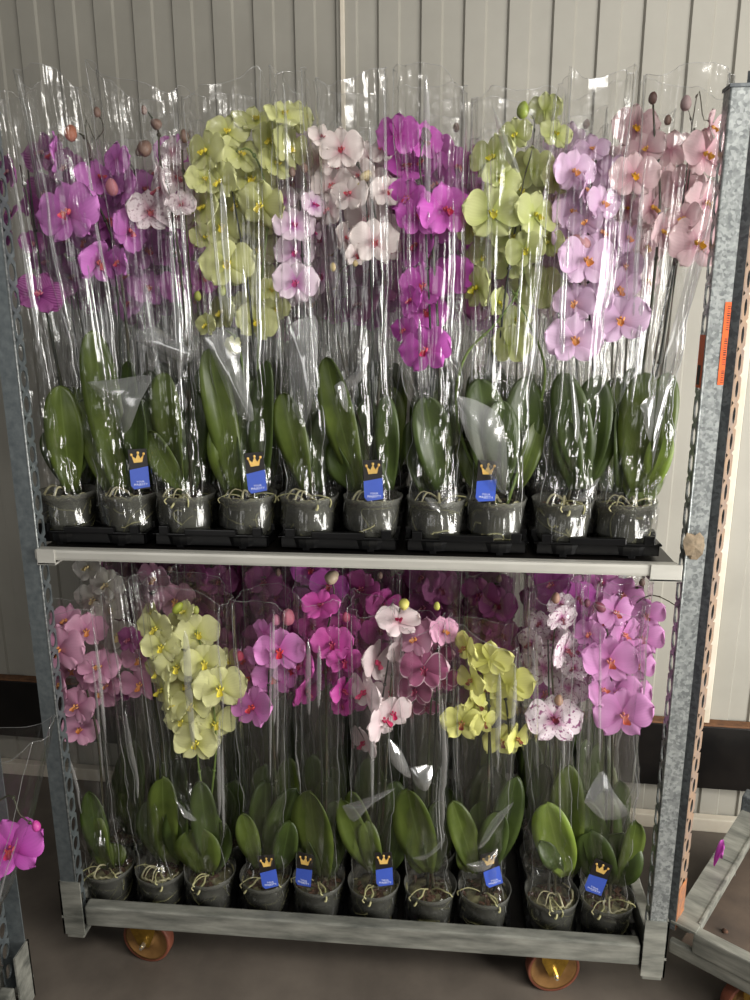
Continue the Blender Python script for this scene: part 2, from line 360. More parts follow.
def caster(parent, x, y, ztop, yaw, R=.0615, nm='caster'):
    e = MB(); M = Matrix.Translation((x, y, R)) @ Matrix.Rotation(yaw, 4, 'Z') @ Matrix.Rotation(PI/2, 4, 'X')
    prof = [(R*.90, -.013), (R*.98, -.0135), (R, -.011), (R, .011), (R*.98, .0135), (R*.90, .013)]
    e.lathe(prof, 40, M=M); c = e.build(nm, TYRE, parent, True)
    d = MB(); d.lathe([(.0, -.010), (R*.3, -.011), (R*.32, -.006), (R*.62, -.006), (R*.84, -.011), (R*.91, -.012), (R*.91, .012), (R*.84, .011), (R*.62, .006), (R*.32, .006), (R*.3, .011), (0, .010)], 40, M=M)
    d.build('wheel_disc', WHEELD, c, True)
    f = MB(); M2 = Matrix.Translation((x, y, 0)) @ Matrix.Rotation(yaw, 4, 'Z')
    for sy in (-.024, .021):
        w0, w1 = .036, .013
        V = [(-w0, sy, ztop), (w0, sy, ztop), (w0*.8, sy, R+.03), (w1, sy, R-.008), (-w1, sy, R-.008), (-w0*.9, sy, R+.034)]
        V2 = [(a, bb+.003, cc) for a, bb, cc in V]; n = 6
        f.add([M2 @ Vector(v) for v in V+V2], [tuple(range(n)), tuple(reversed(range(n, 2*n)))]+[(i, i+n, (i+1) % n+n, (i+1) % n) for i in range(n)])
    f.box(-.036, .036, -.024, .024, ztop-.004, ztop, M2); f.build('fork', BRASS, c)
    g = MB(); g.tube([M2 @ Vector((0, -.034, R)), M2 @ Vector((0, .03, R))], .006, 6); g.tube([M2 @ Vector((0, -.04, R)), M2 @ Vector((0, -.034, R))], .004, 8); g.build('axle_bolt', BOLT, c)
    return c
W, D, ZT = 1.35, .565, .2176
SH = 1.0815
def base_frame(parent, mat, board, sockets=((0, 0), (1, 0), (0, 1), (1, 1))):
    f = MB()
    f.box(.05, W-.05, 0, .028, ZT-.052, ZT, None, .004); f.box(.05, W-.05, D-.028, D, ZT-.052, ZT, None, .004)
    f.box(0.002, .03, .05, D-.05, ZT-.052, ZT, None, .004); f.box(W-.03, W-.002, .05, D-.05, ZT-.052, ZT, None, .004)
    f.build('base_frame', mat, parent)
    b = MB(); b.box(.02, W-.02, .02, D-.02, ZT-.066, ZT-.060); b.build('base_board', board, parent)
    for (x, y) in [(a*W, c*D) for a, c in sockets]:
        sx = 1 if x == 0 else -1; sy = 1 if y == 0 else -1
        k = MB(); xo = x-.004*sx; yo = y-.004*sy
        k.box(min(xo, x+.046*sx), max(xo, x+.046*sx), min(yo, yo+.004*sy), max(yo, yo+.004*sy), ZT-.075, ZT+.066)
        k.box(min(xo, xo+.004*sx), max(xo, xo+.004*sx), min(yo, y+.046*sy), max(yo, y+.046*sy), ZT-.075, ZT+.066)
        k.box(min(xo, x+.046*sx), max(xo, x+.046*sx), min(yo-.0015*sy, yo+.001*sy), max(yo-.0015*sy, yo+.001*sy), ZT-.03, ZT-.024)
        k.box(min(x, x+.042*sx), max(x, x+.042*sx), min(y, y+.04*sy), max(y, y+.04*sy), ZT-.088, ZT-.075, None, .003)
        k.build('corner_socket', GALV_WORN, parent)
trol = empty('plant_trolley', (0, 0, 0))
tag(trol, 'galvanised plant trolley on casters carrying two shelves of wrapped orchids', 'trolley')
base_frame(trol, GALV_WORN, PLYB)
HP = 1.9-ZT+.05
for (x, side, y, fl_) in ((0, 1, 0, 1), (W-.037, -1, 0, 1), (0, 1, D, -1), (W-.037, -1, D, -1)):
    p = post_profile(HP, side=side)
    for v in p.V:
        v.x += x; v.y = y+v.y*fl_; v.z += ZT-.05
    if fl_ < 0: p.F = [f[::-1] for f in p.F]
    o = p.build('post', GALV if x > .5 else GALV_PLAIN, trol)
    ce = MB(); xe = x+.0355 if side > 0 else x+.0015; ye = y+.0015*fl_
    ce.tube([(xe, ye, ZT-.05), (xe, ye, 1.9)], .0022, 8); ce.build('rolled_edge', GALV, o, True)
    cp = MB(); cp.box(x-.002, x+.039, min(y-.002*fl_, y+.036*fl_), max(y-.002*fl_, y+.036*fl_), 1.9, 1.906, None, .001); cp.build('post_cap', GALV_DARK, o)
# shelf hooked between the uprights
sh = MB(); sh.box(.03, W-.045, -.006, .02, SH-.024, SH, None, .006); sh.box(.03, W-.045, D-.02, D+.006, SH-.024, SH, None, .006)
shelf = sh.build('shelf', ALU, trol)
for x0, x1 in ((.037, .075), (W-.1, W-.042)):
    k = MB(); k.box(x0, x1, -.009, -.006, SH-.032, SH+.001, None, .001); k.box(x0, x1, -.009, D+.008, SH-.032, SH-.028); k.build('shelf_bracket', ALU, shelf)
b = MB(); b.box(.03, W-.045, .02, D-.02, SH-.016, SH-.006); b.build('shelf_board', PLYB, shelf)
for (x, y, yw) in ((.157, .088, -.12), (1.132, .09, .16), (.165, D-.08, .2), (1.135, D-.08, 0)): caster(trol, x, y, ZT-.068, yw)
# orange labels and bits stuck on the right upright
def strip(parent, name, a, b_, hw, mat, y, th=.0006):
    a, b_ = Vector(a), Vector(b_); t = (b_-a).normalized(); n = Vector((t.z, 0, -t.x))*hw
    V = [a-n, a+n, b_+n, b_-n]; V = V+[v+Vector((0, th, 0)) for v in V]
    return MB().add(V, [(0, 1, 2, 3), (7, 6, 5, 4), (0, 4, 5, 1), (1, 5, 6, 2), (2, 6, 7, 3), (3, 7, 4, 0)]).build(name, mat, parent)
la, lb = at(735, 302, -.001), at(726.5, 385, -.001); x_edge = W-.0055
la.x = lb.x = x_edge
lab = strip(trol, 'barcode_label', la, lb, .0052, ORANGE, 0); lab['label'] = 'narrow orange label printed with small dark marks'
b = MB(); random.seed(3)
for k in range(34):
    z = lb.z+(la.z-lb.z)*(k+1)/36; wd = random.choice((.001, .002, .0014))
    if k not in (6, 7, 20, 21, 22): b.box(x_edge-.0005, x_edge+.0042, -.0013, -.0009, z, z+wd)
b.build('print', INK, lab)
la2, lb2 = at(708, 335, .01), at(704, 388, .01)
b = MB(); b.box(W-.0377, W-.0371, .004, .032, lb2.z, la2.z); lab2 = b.build('barcode_label', ORANGE, trol); lab2['label'] = 'orange label on the holed flange'
b = MB(); b.box(W-.0380, W-.0377, .012, .028, lb2.z+.005, lb2.z+.04); b.build('print', INK, lab2)
def scrap(name, c, w_, h_, mat, label, cat, seed, Y=-.002, parent=None):
    rnd = random.Random(seed); n = 11; V = []; Fc = []
    for k, yy in ((0, Y-.004), (1, Y)):
        V.append((c.x, yy-.003*(1-k), c.z))
        for j in range(n):
            th = 2*PI*j/n; q = .7+.5*rnd.random(); V.append((c.x+w_*q*math.cos(th), yy+.002*rnd.random()*(1-k), c.z+h_*q*math.sin(th)))
    for j in range(n):
        a, d = 1+j, 1+(j+1) % n; Fc += [(0, a, d), (n+1, n+1+d, n+1+a), (a, a+n+1, d+n+1, d)]
    o = link(name, mesh(name, V, Fc, mat, False)); tag(o, label, cat); return o
scrap('dried_leaf', at(693, 545, 0), .019, .027, DRYL, 'crumpled brown dried leaf stuck to the right trolley post', 'leaf', 5)

def other_trolley(origin, ang, label, posts, sockets):
    root = empty('plant_trolley', origin, ang); tag(root, label, 'trolley')
    base_frame(root, GALV_WORN, BASEB, sockets)
    for x, y, L, side in posts:
        p = post_profile(L, face=.036, flange=.032, side=side)
        fy = 1 if y == 0 else -1
        for v in p.V: v.x += x; v.y = y+v.y*fy; v.z += ZT-.05
        if fy < 0: p.F = [f[::-1] for f in p.F]
        q = p.build('post', GALV_PLAIN, root); ce = MB(); ce.tube([(x+.001, y-.001, ZT-.05), (x+.001, y-.001, ZT-.05+L)], .0022, 8); ce.build('rolled_edge', GALV, q, True)
    return root
# empty trolley on the right, turned away; local x runs along its long side, y along its short side
tr2 = other_trolley((1.383, .075, 0), -.63, 'empty trolley with brown dusty base board right of the loaded trolley', [], ((1, 0), (1, 1)))
for cx_, cy_ in ((.16, .07), (.16, D-.09)): caster(tr2, cx_, cy_, ZT-.068, .9)
b = MB(); b.box(0, .055, .0, D-.03, ZT-.003, ZT+.003, None, .001); b.box(.05, .056, .03, D-.03, ZT-.02, ZT+.006, None, .001); b.box(-.001, .056, D*.50, D*.5+.003, ZT-.03, ZT+.0045)
b.box(0, .25, .004, .02, ZT-.085, ZT-.052, None, .004); b.build('side_rail', GALV_WORN, tr2)
b = MB(); b.box(-.004, .05, D-.045, D, ZT-.06, ZT+.045, None, .004); b.build('corner_socket', GALV_DARK, tr2)
pp = post_profile(1.75, face=.030, flange=.048, side=1, slot=(.008, .016))
for v in pp.V: v.x += -.020; v.y += .002; v.z += ZT-.02
np_ = pp.build('post', GALV_DARK, tr2); np_['label'] = 'dark weathered upright with slotted rusty edge'
np_.data.materials.append(RUSTPALE)
for p_ in np_.data.polygons:
    if p_.normal.x > .9 and p_.center.x > .005: p_.material_index = 1
e = MB(); e.box(-.020, -.018, .005, .050, ZT-.02, ZT+1.73); e.box(-.018, .004, .046, .049, ZT-.02, ZT+1.73); e.build('inner_channel', GALV_DARK, np_)
e = MB(); e.box(.0102, .0112, .004, .050, ZT-.02, ZT+.09); e.build('rusty_edge', RUST, np_)
# trolley standing at the left, only its corner in the picture
tr3 = other_trolley((-W+.012, -.17-D, 0), 0, 'galvanised trolley whose corner post shows at the lower left', [(W-.036, D, .62, -1)], ((1, 1),))
caster(tr3, W-.2, D-.09, ZT-.068, 0)

# ------------------------------------------------------------------ orchid parts
def tepal(L_, W_, ang, kind='petal', cup=.12, seed=0, nu=9, nv=7, z0=0):
    """one petal or sepal as a curved sheet; local flower frame: faces -y, up +z, 1 unit across"""
    rnd = random.Random(seed); V = []; UV = []; Fc = []
    tw = rnd.uniform(-.12, .12); ph = rnd.uniform(0, 6); back = rnd.uniform(.0, .1)
    d = Vector((math.sin(ang), 0, math.cos(ang))); n = Vector((math.cos(ang), 0, -math.sin(ang)))
    for i in range(nu+1):
        u = 1-(1-i/nu)**1.35
        m_ = .60 if kind == 'petal' else .55
        if u > m_: wd = W_*max(0, 1-((u-m_)/(1-m_))**2.3)**.5
        else: wd = W_*((.16 if kind == 'petal' else .34)+(1-(.16 if kind == 'petal' else .34))*math.sin(PI/2*u/m_)**1.1)
        for j in range(nv+1):
            v = 2*j/nv-1
            x = L_*u*(1-.10*abs(v)**3*u)
            q = n*(v*wd)+d*x
            yy = cup*(v*v)*wd*1.2-back*u*u+.03*math.sin(5*v+ph)*u+tw*v*wd-.10*math.sin(PI*u)*(.3 if kind == 'petal' else .1)
            V.append(q+Vector((0, yy+z0, 0))); UV.append((u, (v+1)/2))
    for i in range(nu):
        for j in range(nv):
            a = i*(nv+1)+j; Fc.append((a, a+1, a+nv+2, a+nv+1))
    return V, Fc, UV
def comb(parts):
    V = []; Fc = []; UV = []
    for v, f, u in parts:
        b = len(V); V += v; UV += u; Fc += [tuple(i+b for i in q) for q in f]
    return V, Fc, UV
def ellipsoid(c, r, n=8, m=6, M=None, uvv=.5, bend=0):
    V = []; Fc = []; UV = []
    for i in range(m+1):
        ph = PI*i/m
        for j in range(n):
            th = 2*PI*j/n
            v = Vector((r[0]*math.sin(ph)*math.cos(th), r[1]*math.sin(ph)*math.sin(th)+bend*math.cos(ph)**2, r[2]*math.cos(ph)))
            V.append((M @ v if M else v)+Vector(c)); UV.append((i/m, uvv))
    for i in range(m):
        for j in range(n): Fc.append((i*n+j, (i+1)*n+j, (i+1)*n+(j+1) % n, i*n+(j+1) % n))
    return V, Fc, UV
def lipmat(name, c1, c2):
    m, t, N, L = nt(name); o = N('ShaderNodeOutputMaterial'); p = N('ShaderNodeBsdfPrincipled'); L(p.outputs[0], o.inputs[0])
    uv = N('ShaderNodeUVMap'); sx = N('ShaderNodeSeparateXYZ'); L(uv.outputs[0], sx.inputs[0])
    r = ramp(N, [(.2, rgba(c2)), (.75, rgba(c1))]); L(sx.outputs[0], r.inputs[0]); L(r.outputs[0], p.inputs['Base Color']); p.inputs['Roughness'].default_value = .45
    return m
FD = {}
def soft(c):
    m = sum(c)/3; return tuple(int(max(0, min(255, m+(v-m)*.88))) for v in c)
def flower_data(var):
    if var in FD: return FD[var]
    q, l1, l2 = VAR[var]; l2 = tuple(int(.5*a+.5*b) for a, b in zip(l1, l2)); q = {k: (soft(v) if isinstance(v, tuple) else v) for k, v in q.items()}; pm = petalmat('petal_'+var, **q); lm = lipmat('lip_'+var, l1, l2); out = []
    for k in range(4):
        sd = hash(var) % 1000*0+sum(map(ord, var))+k*17
        rnd = random.Random(sd)
        sep = comb([tepal(.47, .185, 0+rnd.uniform(-.1, .1), 'sepal', .15, sd+1, 7, 5), tepal(.46, .17, 2.45, 'sepal', .15, sd+2, 7, 5), tepal(.46, .17, -2.45, 'sepal', .15, sd+3, 7, 5)])
        cup = rnd.uniform(-.25, .3)
        pr = tepal(.53, .31, 1.36+rnd.uniform(-.1, .1), 'petal', cup, sd+4, 10, 8, -.02); pl = tepal(.53, .31, -1.36+rnd.uniform(-.1, .1), 'petal', cup, sd+5, 10, 8, -.02)
        ml = tepal(.20, .075, PI, 'sepal', -1.2, sd+6, 5, 4); V = [Vector((v.x, v.y-.10-(.02-v.z)*.16, v.z*.85+.01)) for v in ml[0]]
        s1 = ellipsoid((.06, -.11, -.005), (.025, .05, .06), 6, 5, Matrix.Rotation(.5, 3, 'Y')); s2 = ellipsoid((-.06, -.11, -.005), (.025, .05, .06), 6, 5, Matrix.Rotation(-.5, 3, 'Y'))
        col = ellipsoid((0, -.075, .045), (.03, .05, .035), 6, 5)
        lip = comb([(V, ml[1], ml[2]), s1, s2, col])
        md = lambda nm, g, mt: mesh(nm, g[0], g[1], mt, True, g[2])
        out.append((md('sepals', sep, pm), md('petal', pl, pm), md('petal', pr, pm), md('lip', lip, lm)))
    FD[var] = out; return out
rn = random.Random(77)
def flower(root, var, p, size, yaw=0, pitch=0, roll=0, simple=False):
    """p in world coordinates; root stands unrotated"""
    dat = flower_data(var); sep, pl, pr, lip = dat[rn.randrange(4)]
    f = link('flower', sep, root); f.location = p-root.location
    f.rotation_euler = (Matrix.Rotation(math.radians(yaw), 3, 'Z') @ Matrix.Rotation(math.radians(-pitch), 3, 'X') @ Matrix.Rotation(math.radians(roll), 3, 'Y')).to_euler()
    f.scale = (size,)*3
    for nm, me in (('petal', pl), ('petal', pr), ('lip', lip)):
        c = link(nm, me, f)
        if nm == 'lip': c.scale = (.8, .9, .8)
    return f
BUDM = {}
def bud(root, p, size, col, tilt=0):
    k = tuple(col)
    if k not in BUDM:
        m = surface('orchid_bud', col, tuple(int(c*.78) for c in col), 40, .5)
        g = ellipsoid((0, 0, 0), (.36, .36, .5), 10, 8)
        V = []
        for v in g[0]:
            th = math.atan2(v.y, v.x); q = 1+.07*math.cos(3*th); z = v.z
            V.append(Vector((v.x*q*(1-.25*z), v.y*q*(1-.25*z), z)))
        BUDM[k] = mesh('bud', V, g[1], m, True)
    o = link('bud', BUDM[k], root); o.location = p-root.location; o.scale = (size,)*3; o.rotation_euler = (0, math.radians(tilt), rn.uniform(0, 3)); return o

def leaf(root, base, tip, wid, mat, bend=.03, seed=0, thick=.0022, side=0):
    """broad strap leaf from base to tip (world), wid = full width in metres"""
    base, tip = Vector(base)-root.location, Vector(tip)-root.location
    ax = tip-base; L_ = ax.length; ax.normalize(); rnd = random.Random(seed)
    a = rnd.uniform(-.35, .35)+side; n = Vector((math.cos(a), math.sin(a), 0)); n = (n-ax*n.dot(ax)).normalized(); up = n.cross(ax).normalized()
    if up.y > 0: up = -up
    nu, nv = 14, 6; V = []; UV = []; Fc = []
    for lay in (0, 1):
        for i in range(nu+1):
            u = 1-(1-i/nu)**1.5; w_ = wid*.62*(.30+.70*math.sin(PI/2*min(1, u/.6)))*(1 if u < .6 else max(0, 1-((u-.6)/.4)**2.4)**.5)
            c = base+ax*L_*u+up*bend*math.sin(PI*u*.9)
            for j in range(nv+1):
                v = 2*j/nv-1
                z = .22*w_*abs(v)+.010*math.sin(6*u+v*2+seed)*abs(v)*.5
                V.append(c+n*v*w_+up*(z-(thick if lay else 0))); UV.append((u, (v+1)/2))
    m1 = (nu+1)*(nv+1)
    for i in range(nu):
        for j in range(nv):
            q = i*(nv+1)+j; Fc.append((q, q+1, q+nv+2, q+nv+1)); Fc.append((q+m1+nv+1, q+m1+nv+2, q+m1+1, q+m1))
    per = [j for j in range(nv+1)]+[i*(nv+1)+nv for i in range(1, nu+1)]+[nu*(nv+1)+j for j in range(nv-1, -1, -1)]+[i*(nv+1) for i in range(nu-1, 0, -1)]
    for k in range(len(per)):
        q, r_ = per[k], per[(k+1) % len(per)]; Fc.append((q, q+m1, r_+m1, r_))
    return link('leaf', mesh('leaf', V, Fc, mat, True, UV), root)

POT_R, POT_H = .0615, .098
def pot_meshes():
    m = MB(); prof = [(.044, 0), (.047, .002), (.0585, POT_H-.012), (.0595, POT_H-.012), (.0605, POT_H-.003), (POT_R, POT_H), (.0595, POT_H), (.0575, POT_H-.012), (.045, .004)]
    m.lathe(prof, 36); m.F.append(tuple(reversed(range(36)))); pm = mesh('pot', m.V, m.F, POTM, True)
    b = MB(); V = []; N = 28; R = 9; Fc = []
    b.lathe([(.001, .004), (.043, .005), (.0535, POT_H-.03), (.050, POT_H-.024), (.03, POT_H-.020), (.001, POT_H-.018)], 40)
    for v in b.V:
        k = noise.noise(v*60)*.0035; v.x *= 1+k*14*.5; v.y *= 1+k*7; v.z += k*1.2
    bm_ = mesh('root_ball', b.V, b.F, ROOTB, True)
    g = []
    for s_ in range(4):
        rnd = random.Random(s_+40); t = MB()
        for k in range(13):
            th = rnd.uniform(0, 2*PI); z = rnd.uniform(.015, .08); pts = []
            dth = rnd.uniform(-.25, .25); dz = rnd.uniform(-.012, .012)
            for q in range(7):
                rr_ = .0445+.0125*z/POT_H+.0005
                pts.append((rr_*math.cos(th), rr_*math.sin(th), z)); th += dth; z = min(.082, max(.008, z+dz)); dth += rnd.uniform(-.15, .15); dz += rnd.uniform(-.006, .006)
            t.tube(catmull(pts, 3), rnd.uniform(.0014, .0026), 5)
        g.append(mesh('root', t.V, t.F, ROOTP, True))
    t = MB(); rnd = random.Random(8)
    for k in range(26):
        th = rnd.uniform(0, 2*PI); r_ = rnd.uniform(0, .048); M = Matrix.Translation((r_*math.cos(th), r_*math.sin(th), POT_H-.019+rnd.uniform(-.003, .004))) @ Euler((rnd.uniform(-.6, .6), rnd.uniform(-.6, .6), rnd.uniform(0, 3))).to_matrix().to_4x4()
        a, c = rnd.uniform(.005, .012), rnd.uniform(.003, .006); t.box(-a, a, -c, c, -.002, .002, M, .0012)
    return pm, bm_, g, mesh('bark_chips', t.V, t.F, BARK, False)
POTMESH, BALLMESH, ROOTMESH, CHIPMESH = pot_meshes()
AER = []
for s_ in range(7):
    rnd = random.Random(s_+5); p = Vector((rnd.uniform(-.02, .02), -.01, POT_H-.01)); th = rnd.uniform(-2.9, -.3); pts = [p.copy()]
    d = Vector((math.cos(th), math.sin(th), rnd.uniform(.3, .9)))
    for q in range(7):
        p = p+d*.0105; pts.append(p.copy()); d += Vector((rnd.uniform(-.7, .7), rnd.uniform(-.25, .2), -.22)); d.normalize()
        r_ = math.hypot(p.x, p.y)
        if r_ > .055: p.x *= .055/r_; p.y *= .055/r_
        p.z = max(POT_H-.012, min(p.z, POT_H+.03))
    if s_ % 2:                                          # one that runs round under the rim
        a0 = rnd.uniform(-2.6, -1.4); pts = [Vector((.047*math.cos(a0+q*.16), .047*math.sin(a0+q*.16), POT_H-.008+rnd.uniform(-.004, .006))) for q in range(10)]
        pts = [Vector((.01, 0, POT_H-.01)), Vector((pts[0].x*.6, pts[0].y*.6, POT_H+.012))]+pts
    t = MB(); t.tube(catmull(pts, 4), [.0017, .0024, .0013][s_ % 3], 6); AER.append(mesh('aerial_root', t.V, t.F, ROOT if s_ % 2 else ROOTP, True))

# plant tag: black card with a gold crown over a blue card with two small lines
def textmesh(body, size, M, mb):
    cu = bpy.data.curves.new('t', 'FONT'); cu.body = body; cu.size = size; cu.align_x = 'CENTER'; cu.resolution_u = 2; cu.extrude = .0002; cu.space_character = 1.2
    o = bpy.data.objects.new('t', cu); C.objects.link(o); bpy.context.view_layer.update()
    me = bpy.data.meshes.new_from_object(o.evaluated_get(bpy.context.evaluated_depsgraph_get()))
    mb.add([M @ v.co for v in me.vertices], [tuple(p.vertices) for p in me.polygons])
    bpy.data.objects.remove(o); bpy.data.curves.remove(cu); bpy.data.meshes.remove(me)
b = MB(); b.box(-.019, .019, -.0006, .0006, .0, .082, None, .0004); TG0 = mesh('plant_tag', b.V, b.F, TAGK, False)
b = MB(); P = [(-.019, .008), (-.013, .0), (.019, .004), (.019, .046), (-.019, .040)]
b.add([(x, -.0014, z) for x, z in P]+[(x, -.0007, z) for x, z in P], [(0, 1, 2, 3, 4), (9, 8, 7, 6, 5)]+[(i, i+5, (i+1) % 5+5, (i+1) % 5) for i in range(5)]); TG1 = mesh('blue_card', b.V, b.F, TAGB, False)
b = MB(); cr = [(-.0085, 0), (.0085, .001), (.0125, .0165), (.0052, .0085), (.0008, .019), (-.0045, .0082), (-.0125, .0155)]
cr = [(x, z+.054) for x, z in cr]; n = len(cr)
tri = [(0, 1, 3), (1, 2, 3), (0, 3, 5), (3, 4, 5), (0, 5, 6)]
b.add([(x, -.0016, z) for x, z in cr]+[(x, -.0007, z) for x, z in cr], tri+[(i, i+n, (i+1) % n+n, (i+1) % n) for i in range(n)])
for (x, z) in (cr[2], cr[4], cr[6]):
    g = ellipsoid((x, -.0014, z+.001), (.0026, .0008, .0028), 8, 6); b.add(g[0], g[1])
TG2 = mesh('gold_crown', b.V, b.F, TAGG, False)
b = MB(); MT = Matrix.Translation((0.001, -.0016, .0135)) @ Matrix.Rotation(PI/2, 4, 'X'); textmesh('YOUR', .0052, MT, b)
MT = Matrix.Translation((0.001, -.0016, .0075)) @ Matrix.Rotation(PI/2, 4, 'X'); textmesh('MAJESTY', .0062, MT, b)
TG3 = mesh('lettering', b.V, b.F, TAGW, False)
def plant_tag(root, p, yaw=0, roll=0, lean=-8, sc=1):
    o = link('plant_tag', TG0, root); o.location = p-root.location; o.scale = (sc,)*3; o.rotation_euler = (math.radians(lean), math.radians(roll), math.radians(yaw))
    for nm, me in (('blue_card', TG1), ('gold_crown', TG2), ('lettering', TG3)): link(nm, me, o)
    o['label'] = 'black and blue care tag with a gold crown'; return o

def sleeve(root, c0, zb, pl, pr, ry, seed, nz=52, nt_=72, y_lean=0, mid=None, open_top=.012):
    """clear film bag around the pot: from a ring under the pot rim to a slanted, pleated mouth between pl and pr (world)"""
    rnd = random.Random(seed); V = []; Fc = []; O = root.location
    pl, pr = Vector(pl), Vector(pr); ct = (pl+pr)/2; rt = (pr-pl).length/2
    f = [(rnd.choice((2, 3)), rnd.uniform(0, 6), .9), (rnd.choice((4, 5)), rnd.uniform(0, 6), .7), (rnd.choice((7, 9)), rnd.uniform(0, 6), .45), (rnd.choice((12, 14)), rnd.uniform(0, 6), .2)]
    drift = [rnd.uniform(-.9, .9) for _ in f]; off = Vector((seed*3.7 % 50, seed*1.3 % 50, 0))
    peaks = [rnd.uniform(0, 2*PI) for _ in range(3)]
    for i in range(nz+1):
        t = i/nz; k = t**.8
        for j in range(nt_):
            th = 2*PI*j/nt_; c, s_ = math.cos(th), math.sin(th)
            e = .62+.38*(1-k)                               # flatter, boxier section towards the mouth
            cx = math.copysign(abs(c)**(e), c); sy = math.copysign(abs(s_)**(e), s_)
            rx = POT_R*(1-k)+rt*k; yy = POT_R*(1-k)+ry*k
            top = pl.z+(pr.z-pl.z)*(cx+1)/2
            top += .012*math.sin(th*2+f[0][1])+.005*math.sin(th*5+f[1][1])
            z = zb+(top-zb)*t
            pleat_glint = 0
            for (fr, ph, am), dr in zip(f, drift):
                q = math.sin(fr*th+ph+dr*t*2)
                pleat_glint += am*(1-abs(q)**.75*1.4)
            amp = .003+.006*t
            r_ = 1
            cxw = c0[0]+(ct.x-c0[0])*k; cyw = c0[1]+(ct.y-c0[1])*k
            x = cxw+rx*cx; y = cyw+yy*sy
            nrm = Vector((c, s_, 0))
            dsp = pleat_glint*amp-abs(pleat_glint)*.002
            cr_ = noise.noise(Vector((x*11, y*11, z*7))+off)
            lo = max(0, 1-t/.62)
            vd = noise.voronoi(Vector((x*17, y*17, z*11))+off)[0]; cr2 = vd[1]-vd[0]
            dsp += cr_*(.009+.012*lo)*min(1, t*6)-(.5-min(cr2, .5))*(.004+.034*lo)*min(1, t*8)-.003
            if dsp > 0: dsp = .003*math.tanh(dsp/.003)
            if t < .08: dsp *= t/.08
            p_ = Vector((x, y, z))+nrm*dsp
            p_.z += (abs(cr2)*.004 if i == nz else 0)
            V.append(p_-O)
    for i in range(nz):
        for j in range(nt_):
            a, b_ = i*nt_+j, i*nt_+(j+1) % nt_
            if (i+j) % 2 and i < nz*.4: Fc += [(a, b_, b_+nt_), (a, b_+nt_, a+nt_)]
            else: Fc.append((a, b_, b_+nt_, a+nt_))
    me = mesh('plastic_sleeve', V, Fc, FILM, True)
    for p_ in me.polygons:
        if p_.index < nz*.5*nt_ and (p_.index*7) % 3: p_.use_smooth = False
    o = link('plastic_sleeve', me, root)
    b_ = MB()
    for j in (int(nt_*.985)-nt_//14, nt_//2+nt_//16): b_.tube([V[i*nt_+j] for i in range(2, nz+1)], .00055, 4)
    b_.tube([V[nz*nt_+j] for j in list(range(nt_))+[0]], .00035, 4); b_.build('seam', SEAM, o, True)  # side welds and mouth rim, whitened so the edge highlight is in the colour
    if nz > 40:
        for q in range(5):                              # narrow milky strips down the front, painting in highlight streaks on pleats
            j0 = int(nt_*(.56+.38*rnd.random())); wd = rnd.choice((1, 1, 2)); ia = int(nz*rnd.uniform(.22, .7)); ib = int(nz*min(.99, ia/nz+rnd.uniform(.18, .5))); VV = []; FF = []
            for i in range(ia, ib+1):
                a = V[i*nt_+j0 % nt_]; b2 = V[i*nt_+(j0+wd) % nt_]; h_ = abs(math.sin(PI*(i-ia)/(ib-ia)))**.4
                m_ = (a+b2)/2; VV += [m_+(a-m_)*h_+Vector((0, -.0015, 0)), m_+Vector((.0, -.0045, 0)), m_+(b2-m_)*h_+Vector((0, -.0015, 0))]
            for i in range(ib-ia): FF += [(3*i, 3*i+1, 3*i+4, 3*i+3), (3*i+1, 3*i+2, 3*i+5, 3*i+4)]
            link('pleat_glint', mesh('pleat_glint', VV, FF, FOLD_GLINT, True), o)
    return o

def stem(root, pts, rad, mat, name='flower_stem'):
    pts = [Vector(p)-root.location for p in pts]; c = catmull(pts, 5); n = len(c)
    t = MB(); t.tube(c, [rad*(1-.55*i/(n-1)) for i in range(n)], 6)
    for i in range(6, n-2, 6):                              # nodes
        t.tube([c[i]-(c[i+1]-c[i]).normalized()*.003, c[i], c[i]+(c[i+1]-c[i]).normalized()*.003], [rad*.9, rad*1.35, rad*.9], 6)
    return t.build(name, mat, root, True)
def fold_glint(sl, root, pts):  # milky patch on a film fold, its reflection put in as pale colour
    c = sum(pts, Vector())/len(pts)+Vector((0, -.010, 0)); ring = catmull(pts+[pts[0]], 3)[:-1]; n = len(ring)
    V = [c-root.location]+[((p*.55+c*.45)+Vector((0, -.004+.004*noise.noise(p*40), 0)))-root.location for p in ring]+[p-root.location for p in ring]
    Fc = [(0, 1+(j+1) % n, 1+j) for j in range(n)]+[(1+j, 1+(j+1) % n, 1+n+(j+1) % n, 1+n+j) for j in range(n)]
    o = link('fold_glint', mesh('fold_glint', V, Fc, FOLD_GLINT, True), sl); b_ = MB(); b_.tube(V[1+n:]+[V[1+n]], .0005, 4); b_.build('crease', SEAM, root) if 0 else None
    return o
def pot_group(root, sd, tagged=None, roots=4):
    link('pot', POTMESH, root); bl = link('root_ball', BALLMESH, root); bl.rotation_euler = (0, 0, sd)
    r_ = link('root', ROOTMESH[sd % 4], bl); r_.rotation_euler = (0, 0, sd*.7); link('bark_chips', CHIPMESH, bl)['kind'] = 'stuff'
    for k in range(roots):
        a = link('aerial_root', AER[(sd*3+k*2) % 7], root); a.rotation_euler = (0, 0, ((sd*1.3+k*1.1) % 1.6)-.8)

